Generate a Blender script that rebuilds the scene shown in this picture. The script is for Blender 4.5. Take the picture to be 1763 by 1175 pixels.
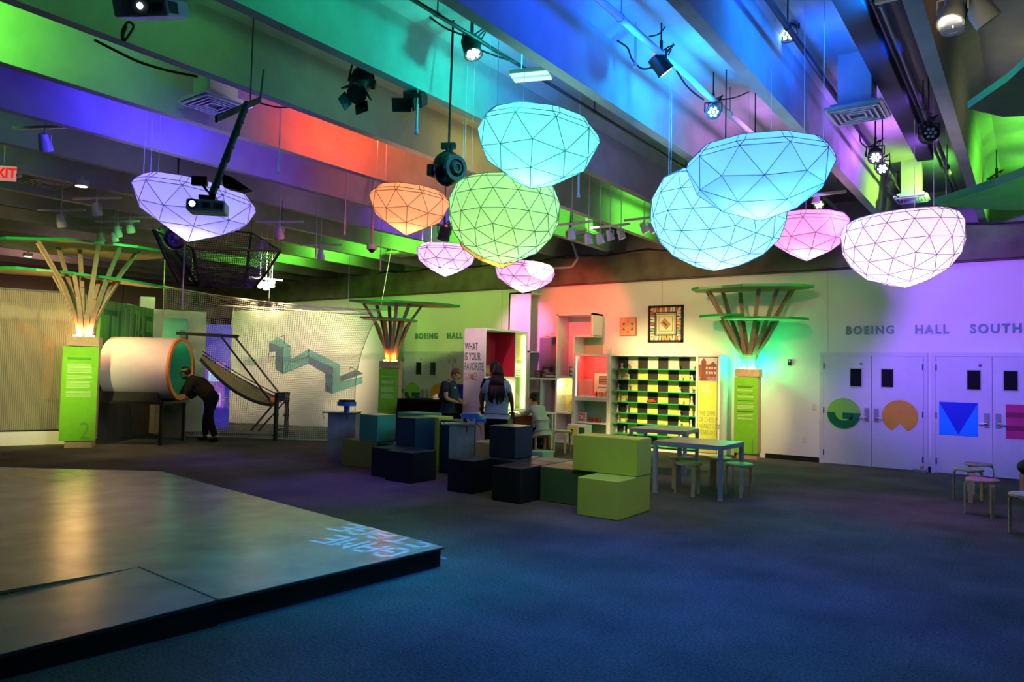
import bpy, bmesh, math, random
from math import sin, cos, tan, pi, radians, sqrt, atan, atan2
from mathutils import Vector, Matrix
random.seed(7)
S = bpy.context.scene
for o in list(bpy.data.objects): bpy.data.objects.remove(o)
COL = S.collection
# ------------------------------------------------------------------ camera
W_, H_, FPX = 1763.0, 1175.0, 1257.0
YAW, PIT, ROL, CH = radians(35.6), atan(52.5/1257), .0222, 1.68
fv = Vector((-sin(YAW)*cos(PIT), cos(YAW)*cos(PIT), sin(PIT)))
rv0 = Vector((cos(YAW), sin(YAW), 0)); uv0 = rv0.cross(fv)
rv = rv0*cos(ROL)+uv0*sin(ROL); uv = -rv0*sin(ROL)+uv0*cos(ROL)
CP = Vector((0, 0, CH))
cam = bpy.data.cameras.new('camera'); camo = bpy.data.objects.new('camera', cam); COL.objects.link(camo)
cam.sensor_width = 36; cam.lens = 36*FPX/W_; cam.clip_end = 200
M = Matrix((rv, uv, -fv)).transposed().to_4x4(); M.translation = CP; camo.matrix_world = M
S.camera = camo
# surveying helpers: where a line of sight meets a real plane of the hall
def ray(x, y): return fv+rv*((x-881.5)/FPX)-uv*((y-587.5)/FPX)
def atz(x, y, z): d = ray(x, y); return CP+d*((z-CH)/d.z)
def aty(x, y, Y): d = ray(x, y); return CP+d*(Y/d.y)
def atx(x, y, X): d = ray(x, y); return CP+d*(X/d.x)
def atd(x, y, d): return CP+ray(x, y)*d
# ------------------------------------------------------------------ world, exposure
w = bpy.data.worlds.new('world'); S.world = w; w.use_nodes = True
w.node_tree.nodes['Background'].inputs[0].default_value = (.10, .13, .25, 1)
w.node_tree.nodes['Background'].inputs[1].default_value = .02
S.view_settings.view_transform = 'Standard'; S.view_settings.look = 'None'
S.view_settings.exposure = 0.0; S.view_settings.gamma = 1.0
S.view_settings.use_curve_mapping = False
def lamp(kind, loc, col, en, size=.1, target=None, angle=60, blend=.6, parent=None, name='lamp', sy=None):
    l = bpy.data.lights.new(name, kind); l.color = col; l.energy = en
    if kind in ('POINT', 'SPOT'): l.shadow_soft_size = size
    if kind == 'AREA':
        l.size = size
        if sy: l.shape = 'RECTANGLE'; l.size_y = sy
    if kind == 'SPOT': l.spot_size = radians(angle); l.spot_blend = blend
    o = bpy.data.objects.new(name, l); COL.objects.link(o); o.location = loc
    if target is not None:
        o.rotation_euler = (Vector(target)-Vector(loc)).to_track_quat('-Z', 'Y').to_euler()
    return o
GREEN=(.16,1,.05); BLUE=(.02,.10,1); VIOL=(.12,.03,1); CYAN=(0,.75,.9); ORNG=(1,.16,.04); TEAL=(0,.8,.45)
AZUR=(0,.28,1); PURP=(.35,.16,1); WARM=(1,.55,.22); PINK=(1,.25,.45); WHT=(1,.85,.7); LIME=(.4,1,.08)
# wash lights of the LED cans: (x, y, z, colour, watts, radius)
WASH = [  # (stem whose right face is lit, y, colour, watts)
 (-.745,6.6,(1,.55,.25),3),(-.745,9.5,(.5,.5,.2),7),(-.745,12.2,GREEN,60),(-.745,14.6,GREEN,46),
 (-2.25,4.6,(.01,.03,.8),14),(-2.25,6.8,(0,.20,1),75),(-2.25,8.0,(0,.06,1),22),(-2.25,9.6,(.2,.06,.8),14),(-2.25,11.3,(.38,.12,1),85),(-2.25,13.3,(.45,1,.12),70),
 (-3.755,4.0,(.01,.02,.6),14),(-3.755,5.6,(0,.05,1),50),(-3.755,7.5,(0,.30,1),95),(-3.755,9.6,(.5,.2,.7),32),(-3.755,12.6,(.7,.8,.12),44),
 (-5.26,2.6,(.01,.30,.10),22),(-5.26,4.2,(0,.42,.20),34),(-5.26,5.9,(0,.75,.62),60),(-5.26,7.3,(0,.16,.9),26),(-5.26,9.4,(.14,.10,.35),12),(-5.26,13.6,GREEN,44),
 (-6.765,1.8,(.06,.35,.05),20),(-6.765,3.6,(.05,.30,.06),20),(-6.765,5.6,(.06,.28,.13),14),(-6.765,8.2,(.55,.50,.08),24),(-6.765,13.4,GREEN,70),
 (-8.27,2.2,GREEN,75),(-8.27,3.8,(.1,.5,.14),18),(-8.27,5.1,(.25,.22,.28),7),(-8.27,6.9,(1,.06,.015),90),(-8.27,8.6,(.9,.2,.04),20),(-8.27,13.3,GREEN,36),
 (-9.775,2.6,(.02,.01,.5),16),(-9.775,4.9,(.03,.01,1),100),(-9.775,6.6,(.12,.02,.7),20),(-9.775,8.4,(.5,.05,.08),14),(-9.775,10.6,VIOL,36),(-9.775,13.0,(.1,.4,.1),12),
 (-11.28,3.4,(.06,.35,.06),8),(-11.28,5.6,(.10,.12,.2),8),(-11.28,8.6,(.22,.08,.3),12),(-11.28,11.3,(.22,.04,.8),34),(-11.28,13.6,GREEN,60),
 (-12.785,4,(.08,.3,.04),8),(-12.785,8,(.3,.16,.14),8),(-12.785,13.2,GREEN,70),(-14.29,4.2,(.08,.3,.04),7),(-14.29,8,(.3,.2,.1),7),(-14.29,13.3,GREEN,60),
 (-15.8,5,(.25,.25,.1),7),(-15.8,9,(.3,.2,.12),7),(-15.8,13.2,GREEN,75),(-17.3,6,(.3,.2,.1),7),(-17.3,12.9,GREEN,60),(-18.8,8,(.3,.2,.2),8),(-18.8,12.6,GREEN,50),(-20.3,9,(.3,.15,.5),12),(-21.8,9,(.3,.15,.5),14),(-23.3,9,(.8,.4,.35),22)]
for i, (x, y, c, e) in enumerate(WASH):
    lamp('SPOT', (x+1.30, y, 4.86), c, e*2.9, .08, (x, y, 5.0), 118, 1.0, name='wash_light')
for x, y, z, c, e in ((-7.6,4.9,4.1,VIOL,14),(-9.0,4.6,4.15,VIOL,12),(-9.2,7,4.2,VIOL,7),(-4.6,5.4,4.2,(0,.7,.6),9),(-3.1,7.5,4.2,(0,.3,1),12),(-1.7,9.5,4.2,(.2,.2,1),10),(-6,8.3,4.2,(1,.5,.1),7),(-22,8,3.6,(1,.45,.38),30)):
    lamp('POINT', (x, y, z), c, e, .15, name='wash_light')
for x, y, c, e in ((-3.1,4.5,(0,.10,1),40),(-3.1,6.2,(0,.17,1),60),(-3.1,8.0,(0,.24,1),60),(-3.0,10,(.5,.2,.8),24),(-3.0,12.2,(.8,.5,.2),22),(-1.75,6.0,(0,.08,1),50),(-1.75,7.8,(0,.11,1),60),(-1.75,9.6,(.22,.10,1),40),(-1.75,11.4,(.55,.18,1),55),(-1.4,13.6,GREEN,40),(-4.5,6.2,(0,.2,1),26),(-7.5,5.0,(.1,.04,1),26),(-6.0,3.0,(.05,.4,.05),14),(.1,8.5,(.3,.4,.2),3),(.1,13,GREEN,40)):
    lamp('SPOT', (x, y, 4.62), c, e*1.75, .08, (x, y+.3, 5.35), 125, 1.0, name='added_slab_fill')  # added upward spots that colour the slab between the stems
# floor pools
def pool(px, py, col, en, ang=50, h=4.4, dx=0, dy=0, r=.15, z=0):
    t = atz(px, py, z); lamp('SPOT', (t.x+dx, t.y+dy, h), col, en*(.85 if z == 0 else 1), r, t, ang, 1.0, name='floor_light')
for a in [(1000,1010,(.0,.10,1),900,75),(1350,960,(.0,.12,1),900,70),(1600,1010,(.03,.08,1),560,70),(600,840,(.12,.05,1),620,50),(420,790,(.25,.1,1),420,50),(900,1130,(0,.16,.7),420,80),(1300,1130,(0,.09,.6),380,80),
          (760,900,(.0,.5,.3),260,50),(870,965,(0,.6,.3),260,45),(1500,870,(.45,.08,.9),330,50),(1100,800,(1,.6,.35),360,60),(1430,810,(.8,.2,.5),150,55),(1450,900,(0,.3,.9),330,45),(950,900,(.1,.06,1),360,45),(1240,900,(.15,.1,1),260,45),(230,775,(1,.7,.35),330,45),(620,1150,(.0,.18,.35),190,70),(1700,900,(.25,.1,.9),260,60),(700,790,(.8,.2,.4),80,40)]:
    pool(*a)
# stage washes
for a in [(660,955,(0,.5,1),330,42),(500,930,(.1,.8,.8),170,55),(120,880,(.5,.5,.4),48,70),(100,1080,(.2,.55,.12),40,60),(330,860,(.3,.2,.9),60,50),(500,880,(.4,.8,.4),50,50)]:
    pool(*a, z=.17)
# wall washes, plus added fill spots for shelf, display, kiosk and blocks
def wash(src, tgt, col, en, ang=50, r=.1, bl=.8): lamp('SPOT', src, col, en, r, tgt, ang, bl, name='wash_spot')
wash((-2.2,10.2,4.2),(-1.2,15.5,2.8),(.30,.07,1),1700,56)
wash((-.4,9.5,4.3),(-1.5,15.5,.5),(.06,.28,1),420,50)
wash((-3.5,11.5,4.3),(-4.1,15.5,1.9),(1,.6,.35),80,60)
wash((-6.5,11.,4.3),(-6.4,15.5,2.9),(1,.50,.2),420,64)
wash((-9.,10.5,4.2),(-9.0,15.5,3.1),(1,.07,.06),1500,34)
wash((-6.4,9.0,3.9),(-6.9,15.1,1.25),(1,.76,.30),3600,34)  # added low front spot that brightens the chess squares
wash((-9.7,12.6,4.4),(-10.5,15.0,2.9),(1,.25,.7),700,34)
wash((-8.4,9.0,4.3),(-9.8,12.3,1.9),(1,.62,.75),900,22)  # added narrow spot that brightens the front of the question box
wash((-12,10.5,4.3),(-12.8,15.5,3.1),(.45,.75,.10),620,60)
wash((-14.5,11.5,4.3),(-16.,15.5,3.0),(.3,1,.06),160,60)
wash((-8.6,9.6,4.4),(-9.9,12.6,1.3),(1,.6,.55),520,44)
wash((-13.5,9.5,4.2),(-17.2,13.5,1.7),(1,.76,.45),2000,54)
wash((-16,8,4.3),(-19.5,12.6,3.0),(.4,1,.1),260,50)
wash((-11.5,8.5,4.2),(-15.8,14,1.2),(.8,.4,1),160,40)
wash((-12.4,5.5,4.2),(-15.0,8.3,2.1),(1,.55,.25),520,30)
wash((-12.,3.5,4.3),(-17.5,6.8,1.6),(.95,.85,.3),1500,54)
wash((-12.,6.5,4.4),(-16.3,8.3,2.9),(.15,1,.2),330,44)
wash((-12.0,6.0,3.6),(-15.1,6.7,1.2),(.85,1,.3),190,26)
wash((-3.3,12.2,4.0),(-4.85,15.1,1.0),(1,.75,.35),620,26)  # added warm spot that brightens the sign of the right tree kiosk
wash((-3.6,13.,4.2),(-4.3,15.4,.6),(1,.66,.3),260,40)
wash((-2.2,5.6,4.4),(-4.2,8.0,.5),(1,.85,.25),210,36)  # added warm spot that yellows the lime foam blocks
# ------------------------------------------------------------------ materials
def mat(name, col, rough=.6, spec=.4, metal=0, noise=0, nscale=8, bump=0, bscale=60, emit=None, es=0, alpha=1):
    m = bpy.data.materials.new(name); m.use_nodes = True; nt = m.node_tree; b = nt.nodes['Principled BSDF']
    b.inputs['Base Color'].default_value = (*col, 1); b.inputs['Roughness'].default_value = rough
    b.inputs['Specular IOR Level'].default_value = spec; b.inputs['Metallic'].default_value = metal
    b.inputs['Alpha'].default_value = alpha
    tc = nt.nodes.new('ShaderNodeTexCoord')
    n = nt.nodes.new('ShaderNodeTexNoise'); n.inputs['Scale'].default_value = nscale; n.inputs['Detail'].default_value = 5
    nt.links.new(tc.outputs['Object'], n.inputs['Vector'])
    r = nt.nodes.new('ShaderNodeValToRGB'); k = max(noise, .03)
    r.color_ramp.elements[0].position = .3; r.color_ramp.elements[1].position = .7
    r.color_ramp.elements[0].color = (*[c*(1-k) for c in col], 1); r.color_ramp.elements[1].color = (*[min(1, c*(1+k)) for c in col], 1)
    nt.links.new(n.outputs['Fac'], r.inputs['Fac']); nt.links.new(r.outputs['Color'], b.inputs['Base Color'])
    if bump:
        n2 = nt.nodes.new('ShaderNodeTexNoise'); n2.inputs['Scale'].default_value = bscale
        nt.links.new(tc.outputs['Object'], n2.inputs['Vector'])
        bp = nt.nodes.new('ShaderNodeBump'); bp.inputs['Strength'].default_value = bump; bp.inputs['Distance'].default_value = .01
        nt.links.new(n2.outputs['Fac'], bp.inputs['Height']); nt.links.new(bp.outputs['Normal'], b.inputs['Normal'])
    if emit:
        b.inputs['Emission Color'].default_value = (*emit, 1); b.inputs['Emission Strength'].default_value = es
    return m
m_conc = mat('painted_concrete', (.34,.34,.33), .8, .15, noise=.09, nscale=3, bump=.25, bscale=40)
m_gird = mat('board_marked_concrete', (.13,.105,.09), .85, .2, noise=.35, nscale=2.2, bump=.4, bscale=25)
m_wall = mat('white_wall_paint', (.72,.70,.67), .75, .2, noise=.02, nscale=2)
m_brown = mat('plaster_brown_wall', (.35,.24,.22), .85, .2, noise=.05)
m_dark = mat('black_metal', (.012,.012,.014), .45, .4)
m_dk2 = mat('charcoal_rubber', (.03,.03,.035), .7, .3)
m_steel = mat('galvanised_steel', (.45,.46,.5), .35, .5, metal=.8)
m_grey = mat('grey_enamel', (.42,.42,.44), .5, .4)
m_white = mat('white_laminate', (.78,.77,.76), .4, .4)
m_whiteplastic = mat('white_plastic', (.62,.62,.62), .4, .5)
m_door = mat('door_paint', (.55,.56,.62), .5, .4, noise=.03)
m_black = mat('black_base', (.006,.006,.007), .6, .3)
m_wood = mat('pale_birch', (.62,.46,.28), .45, .35, noise=.12, nscale=20)
m_ply = mat('plywood', (.52,.36,.22), .55, .3, noise=.12, nscale=14)
m_brch = mat('branch_plywood', (.33,.24,.16), .6, .3, noise=.15, nscale=12)
m_leaf = mat('green_canopy_board', (.01,.34,.07), .35, .5, noise=.08)
m_leafu = mat('canopy_underside', (.55,.52,.28), .6, .3, noise=.1)
m_sign = mat('lime_green_graphic', (.22,.62,.03), .4, .3, noise=.06)
m_signp = mat('pale_print', (.62,.85,.35), .5, .3)
m_signd = mat('dark_green_print', (.02,.12,.04), .5, .3)
m_signw = mat('white_print', (.9,.92,.85), .5, .3)
m_sign2 = mat('grey_green_print', (.16,.42,.06), .5, .3)
m_stage = mat('stage_vinyl', (.22,.21,.18), .27, .5, noise=.22, nscale=2.5)
m_stedge = mat('stage_edge_trim', (.06,.05,.045), .5, .3)
m_cable = mat('black_cable', (.01,.01,.01), .5, .3)
def glow(name, col, s):
    m = bpy.data.materials.new(name); m.use_nodes = True; nt = m.node_tree; nt.nodes.clear()
    e = nt.nodes.new('ShaderNodeEmission'); e.inputs[0].default_value = (*col, 1); e.inputs[1].default_value = s
    o = nt.nodes.new('ShaderNodeOutputMaterial'); nt.links.new(e.outputs[0], o.inputs[0]); return m
# carpet: tiles with a fine loop pile
def carpet():
    m = mat('carpet_tiles', (.098,.094,.082), .95, .05, noise=.25, nscale=1.3); nt = m.node_tree; b = nt.nodes['Principled BSDF']
    tc = nt.nodes.new('ShaderNodeTexCoord')
    n = nt.nodes.new('ShaderNodeTexNoise'); n.inputs['Scale'].default_value = 55; n.inputs['Detail'].default_value = 3
    br = nt.nodes.new('ShaderNodeTexBrick'); br.offset = 0; br.inputs['Scale'].default_value = 1; br.inputs['Mortar Size'].default_value = .004
    br.inputs['Brick Width'].default_value = .61; br.inputs['Row Height'].default_value = .61
    br.inputs['Color1'].default_value = (.9,.9,.9,1); br.inputs['Color2'].default_value = (1.0,1.0,1.0,1); br.inputs['Mortar'].default_value = (.8,.8,.8,1)
    nt.links.new(tc.outputs['Object'], n.inputs['Vector']); nt.links.new(tc.outputs['Object'], br.inputs['Vector'])
    src = b.inputs['Base Color'].links[0].from_socket
    mx = nt.nodes.new('ShaderNodeMixRGB'); mx.blend_type = 'MULTIPLY'; mx.inputs[0].default_value = 1
    nt.links.new(src, mx.inputs[1]); nt.links.new(br.outputs['Color'], mx.inputs[2])
    mr = nt.nodes.new('ShaderNodeMapRange'); mr.inputs['From Min'].default_value = .3; mr.inputs['From Max'].default_value = .7
    mr.inputs['To Min'].default_value = .55; mr.inputs['To Max'].default_value = 1.3
    nt.links.new(n.outputs['Fac'], mr.inputs['Value'])
    mx2 = nt.nodes.new('ShaderNodeMixRGB'); mx2.blend_type = 'MULTIPLY'; mx2.inputs[0].default_value = 1
    nt.links.new(mx.outputs[0], mx2.inputs[1]); nt.links.new(mr.outputs[0], mx2.inputs[2]); nt.links.new(mx2.outputs[0], b.inputs['Base Color'])
    bp = nt.nodes.new('ShaderNodeBump'); bp.inputs['Strength'].default_value = .5; bp.inputs['Distance'].default_value = .01
    nt.links.new(n.outputs['Fac'], bp.inputs['Height']); nt.links.new(bp.outputs['Normal'], b.inputs['Normal'])
    return m
m_carpet = carpet()
# ------------------------------------------------------------------ mesh helpers
class MB:
    def __init__(s): s.b = bmesh.new()
    def box(s, c, d, rz=0, M=None):
        r = bmesh.ops.create_cube(s.b, size=1)
        T = Matrix.Translation(Vector(c)) @ (M if M else Matrix.Rotation(rz, 4, 'Z')) @ Matrix.Diagonal((*d, 1))
        bmesh.ops.transform(s.b, matrix=T, verts=r['verts']); return s
    def bx(s, x0, x1, y0, y1, z0, z1): return s.box(((x0+x1)/2, (y0+y1)/2, (z0+z1)/2), (abs(x1-x0), abs(y1-y0), abs(z1-z0)))
    def cyl(s, p, q, r0, r1=None, n=12, caps=True):
        p, q = Vector(p), Vector(q); d = q-p; L = d.length
        if L < 1e-6: return s
        r1 = r0 if r1 is None else r1
        r = bmesh.ops.create_cone(s.b, cap_ends=caps, segments=n, radius1=r0, radius2=r1, depth=L)
        T = Matrix.Translation((p+q)/2) @ d.to_track_quat('Z', 'Y').to_matrix().to_4x4()
        bmesh.ops.transform(s.b, matrix=T, verts=r['verts']); return s
    def tube(s, pts, r, n=6):
        for a, b in zip(pts[:-1], pts[1:]): s.cyl(a, b, r, n=n)
        return s
    def bar(s, p, q, wd, th, up=(0, 0, 1)):
        p, q = Vector(p), Vector(q); d = q-p; L = d.length
        z = d.normalized(); x = Vector(up).cross(z)
        if x.length < 1e-4: x = Vector((1, 0, 0))
        x.normalize(); y = z.cross(x)
        R = Matrix((x, y, z)).transposed().to_4x4()
        s.box((p+q)/2, (wd, th, L), M=R); return s
    def sph(s, c, r, n=16, sc=(1, 1, 1), M=None):
        q = bmesh.ops.create_uvsphere(s.b, u_segments=n, v_segments=max(6, n//2+2), radius=r)
        T = Matrix.Translation(Vector(c)) @ (M if M else Matrix()) @ Matrix.Diagonal((*sc, 1))
        bmesh.ops.transform(s.b, matrix=T, verts=q['verts']); return s
    def lathe(s, prof, c=(0, 0, 0), n=16, M=None):
        rings = []
        for r, z in prof:
            rings.append([s.b.verts.new((max(r, 1e-4)*cos(2*pi*i/n), max(r, 1e-4)*sin(2*pi*i/n), z)) for i in range(n)])
        for a, b in zip(rings[:-1], rings[1:]):
            for i in range(n): s.b.faces.new((a[i], a[(i+1) % n], b[(i+1) % n], b[i]))
        s.b.faces.new(rings[0][::-1]); s.b.faces.new(rings[-1])
        T = Matrix.Translation(Vector(c)) @ (M if M else Matrix())
        bmesh.ops.transform(s.b, matrix=T, verts=[v for g in rings for v in g]); return s
    def prism(s, pts, vec, M=None):
        vec = Vector(vec); a = [s.b.verts.new(Vector(p)) for p in pts]; b = [s.b.verts.new(Vector(p)+vec) for p in pts]
        s.b.faces.new(a[::-1]); s.b.faces.new(b)
        for i in range(len(a)): j = (i+1) % len(a); s.b.faces.new((a[i], a[j], b[j], b[i]))
        if M: bmesh.ops.transform(s.b, matrix=M, verts=a+b)
        return s
    def ring(s, R, r, z0, z1, n=48, M=None):   # hollow tube about Z
        vs = []
        for i in range(n):
            c, q = cos(2*pi*i/n), sin(2*pi*i/n)
            vs.append([s.b.verts.new((k*c, k*q, z)) for k, z in ((R, z0), (R, z1), (r, z1), (r, z0))])
        for i in range(n):
            a, b = vs[i], vs[(i+1) % n]
            for k in range(4): s.b.faces.new((a[k], b[k], b[(k+1) % 4], a[(k+1) % 4]))
        if M: bmesh.ops.transform(s.b, matrix=M, verts=[v for g in vs for v in g])
        return s
    def build(s, name, m, parent=None, smooth=False, bevel=0):
        bmesh.ops.recalc_face_normals(s.b, faces=s.b.faces)
        me = bpy.data.meshes.new(name); s.b.to_mesh(me); s.b.free()
        if m: me.materials.append(m)
        if smooth:
            for p in me.polygons: p.use_smooth = True
        o = bpy.data.objects.new(name, me); COL.objects.link(o)
        if parent: o.parent = parent
        if bevel:
            b = o.modifiers.new('bevel', 'BEVEL'); b.width = bevel; b.segments = 3; b.limit_method = 'ANGLE'
            if not smooth:
                for p in me.polygons: p.use_smooth = True
                wn = o.modifiers.new('wn', 'WEIGHTED_NORMAL')
        return o
def smooth_by_angle(o, a=40):
    me = o.data
    for p in me.polygons: p.use_smooth = True
    bm = bmesh.new(); bm.from_mesh(me)
    for e in bm.edges:
        if len(e.link_faces) == 2 and e.calc_face_angle(0) > radians(a): e.smooth = False
    bm.to_mesh(me); bm.free(); return o
def thing(name, label, cat, loc=(0, 0, 0), rz=0, group=None):
    o = bpy.data.objects.new(name, None); COL.objects.link(o); o.empty_display_size = .1
    o.location = loc; o.rotation_euler = (0, 0, rz); o['label'] = label; o['category'] = cat
    if group: o['group'] = group
    return o
def tag(o, label, cat, group=None, kind=None):
    o['label'] = label; o['category'] = cat
    if group: o['group'] = group
    if kind: o['kind'] = kind
    return o
def struct(name, mb, m, **k):
    o = mb.build(name, m, **k); o['kind'] = 'structure'; return o
def dup(root, loc, rz, label, group=None):
    r = root.copy(); COL.objects.link(r); r.location = loc; r.rotation_euler = (0, 0, rz); r['label'] = label
    if group: r['group'] = group
    for ch in list(root.children):
        c = ch.copy(); COL.objects.link(c); c.parent = r
        for g in ch.children: d = g.copy(); COL.objects.link(d); d.parent = c
    return r
def text(s, name, m, loc, size, M, parent=None, ext=.004, xs=1, align='LEFT', bold=0, spacing=1):
    c = bpy.data.curves.new(name, 'FONT'); c.body = s; c.size = size; c.extrude = ext; c.align_x = align; c.offset = bold
    c.space_character = spacing; c.resolution_u = 3
    o = bpy.data.objects.new(name, c); COL.objects.link(o)
    me = bpy.data.meshes.new_from_object(o); me.materials.append(m) if not me.materials else None
    COL.objects.unlink(o); bpy.data.objects.remove(o)
    me.transform(Matrix.Translation(Vector(loc)) @ M @ Matrix.Diagonal((xs, 1, 1, 1)))
    n = bpy.data.objects.new(name, me); COL.objects.link(n); n.parent = parent
    if not me.materials: me.materials.append(m)
    return n
FACE_MY = Matrix.Rotation(pi/2, 4, 'X')                      # lettering read from -Y
def FACE(rz): return Matrix.Rotation(rz, 4, 'Z') @ FACE_MY   # turned about Z
#PART2
def settle(t):
    inv = (Matrix.Translation(t.location) @ Matrix.Rotation(t.rotation_euler.z, 4, 'Z')).inverted()
    for c in t.children_recursive: c.data.transform(inv)
# ================================================================== the hall
b = MB(); b.bx(-30, 7, -7, 16.4, -.1, 0); struct('floor', b, m_carpet)
b = MB(); b.bx(-30, 7, -7, 16.4, 5.35, 5.5); struct('ceiling', b, m_conc)
WX0 = -20.5
b = MB(); b.bx(WX0, 5, 15.5, 15.75, 0, 3.87)
wb = struct('wall_back', b, m_wall)
b = MB()
for x in (-15.9, -11.45, -6.9, -3.35, .9): b.bx(x-.004, x+.004, 15.495, 15.501, 2.2, 3.87)
struct('trim_40', b, m_grey)
b = MB(); b.bx(-29, 5, 15.38, 15.8, 3.87, 4.5); b.bx(WX0, 5, 15.44, 15.5, 3.84, 3.87); struct('trim_41', b, m_gird)
b = MB(); b.bx(-29, 5, 16.2, 16.35, 3.5, 5.4); struct('wall_upper', b, m_conc)
b = MB(); b.bx(-26.2, -26, -6, 16.2, 0, 5.4); struct('wall_left', b, m_brown)
b = MB()
for y in (4, 6.2, 8.4, 10.6, 12.8): b.bx(-26, -25.99, y, y+.02, 0, 5.3)
struct('trim_42', b, m_dark)
# concrete double-tee stems
def stem(i, xc):
    m = MB(); y0, y1 = -6.5, 16.3
    prof = [(-.3, 5.36), (-.13, 5.22), (-.065, 4.6), (.065, 4.6), (.13, 5.22), (.3, 5.36)]
    m.prism([(xc+x, y0, z) for x, z in prof], (0, y1-y0, 0)); struct('trim_%d' % i, m, m_conc)
for k in range(-3, 17): stem(k+4, -.745-1.505*k)
# baseboards between the doors
for n, (a, c) in dict(baseboard_right=(-4.55, -3.5), baseboard_middle=(-5.2, -4.95), baseboard_left=(-13.0, -11.2)).items():
    m = MB(); m.bx(a, c, 15.47, 15.5, 0, .10); struct(n, m, m_black)
m = MB(); m.bx(-1.6, -1.55, 15.46, 15.5, 0, .10); struct('baseboard_doors', m, m_black)
# ------------------------------------------------------------------ doors
g_lt = mat('light_green_vinyl', (.22,.55,.06), .45); g_dk = mat('dark_green_vinyl', (.0,.14,.045), .45)
g_ye = mat('ochre_vinyl', (.60,.33,.02), .45); g_or = mat('orange_vinyl', (.75,.2,.03), .45)
g_lb = mat('sky_blue_vinyl', (.0,.28,.95), .45); g_db = mat('deep_blue_vinyl', (.0,.02,.55), .45)
g_mg = mat('magenta_vinyl', (.5,.02,.16), .45); g_mg2 = mat('dark_magenta_vinyl', (.22,.01,.08), .45)
m_glassdk = mat('dark_wired_glass', (.01,.01,.015), .15, .5)
def disc(mb, cx, cz, r, y, a0=0, a1=2*pi, r0=0, n=40):
    pts = [(cx+r*cos(a0+(a1-a0)*i/n), y, cz+r*sin(a0+(a1-a0)*i/n)) for i in range(n+(0 if a1-a0 > 6.28 else 1))]
    if r0: pts += [(cx+r0*cos(a1-(a1-a0)*i/n), y, cz+r0*sin(a1-(a1-a0)*i/n)) for i in range(n+1)]
    mb.prism(pts, (0, -.003, 0))
def door(num, x0, kind):
    xs = (x0, x0+.875, x0+1.75)
    root = MB(); t = .07
    root.bx(x0-t, x0, 15.46, 15.5, 0, 2.2); root.bx(xs[2], xs[2]+t, 15.46, 15.5, 0, 2.2); root.bx(x0, xs[2], 15.46, 15.5, 2.13, 2.2)
    d = struct('door_%d' % num, root, m_door)
    leaves = []
    for i in (0, 1):
        m = MB(); m.bx(xs[i]+.004, xs[i+1]-.004, 15.452, 15.495, .012, 2.126)
        lf = m.build('door_leaf', m_door, d); leaves.append(lf)
        cx = xs[i]+(.60 if i == 0 else .27)
        m = MB(); m.bx(cx-.10, cx+.10, 15.447, 15.455, 1.54, 1.88); m.build('vision_panel', m_glassdk, lf)
        m = MB()
        for u, v, p, q in ((cx-.115, cx-.10, 1.52, 1.90), (cx+.10, cx+.115, 1.52, 1.90), (cx-.1, cx+.1, 1.52, 1.54), (cx-.1, cx+.1, 1.88, 1.90)): m.bx(u, v, 15.44, 15.455, p, q)
        m.build('panel_frame', m_grey, lf)
        hx = xs[i]+(.79 if i == 0 else .085); sg = -1 if i == 0 else 1
        m = MB(); m.bx(hx-.04, hx+.04, 15.43, 15.453, .88, 1.13); m.cyl((hx, 15.44, .95), (hx, 15.38, .95), .012); m.cyl((hx, 15.385, .95), (hx+sg*.12, 15.385, .945), .011)
        m.cyl((hx, 15.435, 1.07), (hx, 15.42, 1.07), .02); m.build('lever_handle', m_steel, lf)
        ex = xs[0]+.012 if i == 0 else xs[2]-.012
        m = MB()
        for z in (.22, 1.05, 1.93): m.cyl((ex, 15.445, z-.055), (ex, 15.445, z+.055), .011)
        m.build('hinge', m_dark, lf)
    m = MB(); m.sph((xs[0]+.69, 15.44, 1.98), .03, 10); m.build('door_peephole', m_steel, leaves[0])
    Y = 15.449
    if kind == 'GA':
        cx, cz, r = x0+.38, 1.0, .305
        m = MB(); disc(m, cx, cz, r, Y); m.build('letter_disc', g_lt, leaves[0])
        m = MB(); disc(m, cx, cz+.02, r, Y-.003, pi, 2*pi, .155); m.bx(cx-.02, cx+.157, Y-.006, Y-.003, cz-.10, cz+.02); m.build('letter_g', g_dk, leaves[0])
        cx = x0+1.36
        a = radians(25); m = MB()
        pts = [(cx+r*cos(-pi/2+a+(2*pi-2*a)*i/40), Y, cz+r*sin(-pi/2+a+(2*pi-2*a)*i/40)) for i in range(41)]+[(cx, Y, cz-.13)]
        m.prism(pts, (0, -.003, 0)); m.build('letter_disc', g_ye, leaves[1])
        m = MB(); m.prism([(cx-.05, Y-.003, cz+.05), (cx+.05, Y-.003, cz+.05), (cx, Y-.003, cz+.14)], (0, -.003, 0)); m.build('letter_a', g_or, leaves[1])
    else:
        cx, cz, r = x0+.36, 1.0, .30
        m = MB(); m.bx(cx-r, cx+r, Y-.003, Y, cz-r, cz+r); m.build('letter_square', g_lb, leaves[0])
        m = MB(); m.prism([(cx-r, Y-.003, cz+r), (cx+r, Y-.003, cz+r), (cx, Y-.003, cz-r*.93)], (0, -.003, 0)); m.build('letter_triangle', g_db, leaves[0])
        cx = x0+1.37
        m = MB(); m.bx(cx-r, cx+r, Y-.003, Y, cz-r, cz+r); m.build('letter_square', g_mg, leaves[1])
        m = MB(); m.bx(cx-r, cx+r, Y-.006, Y-.003, cz+.07, cz+.16); m.bx(cx-r, cx+r, Y-.006, Y-.003, cz-.16, cz-.07); m.build('letter_stripe', g_mg2, leaves[1])
    return d
door(1, -3.42, 'GA'); door(2, -1.48, 'VE'); door(3, -14.92, 'GA'); door(4, -12.98, 'VE')
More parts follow.
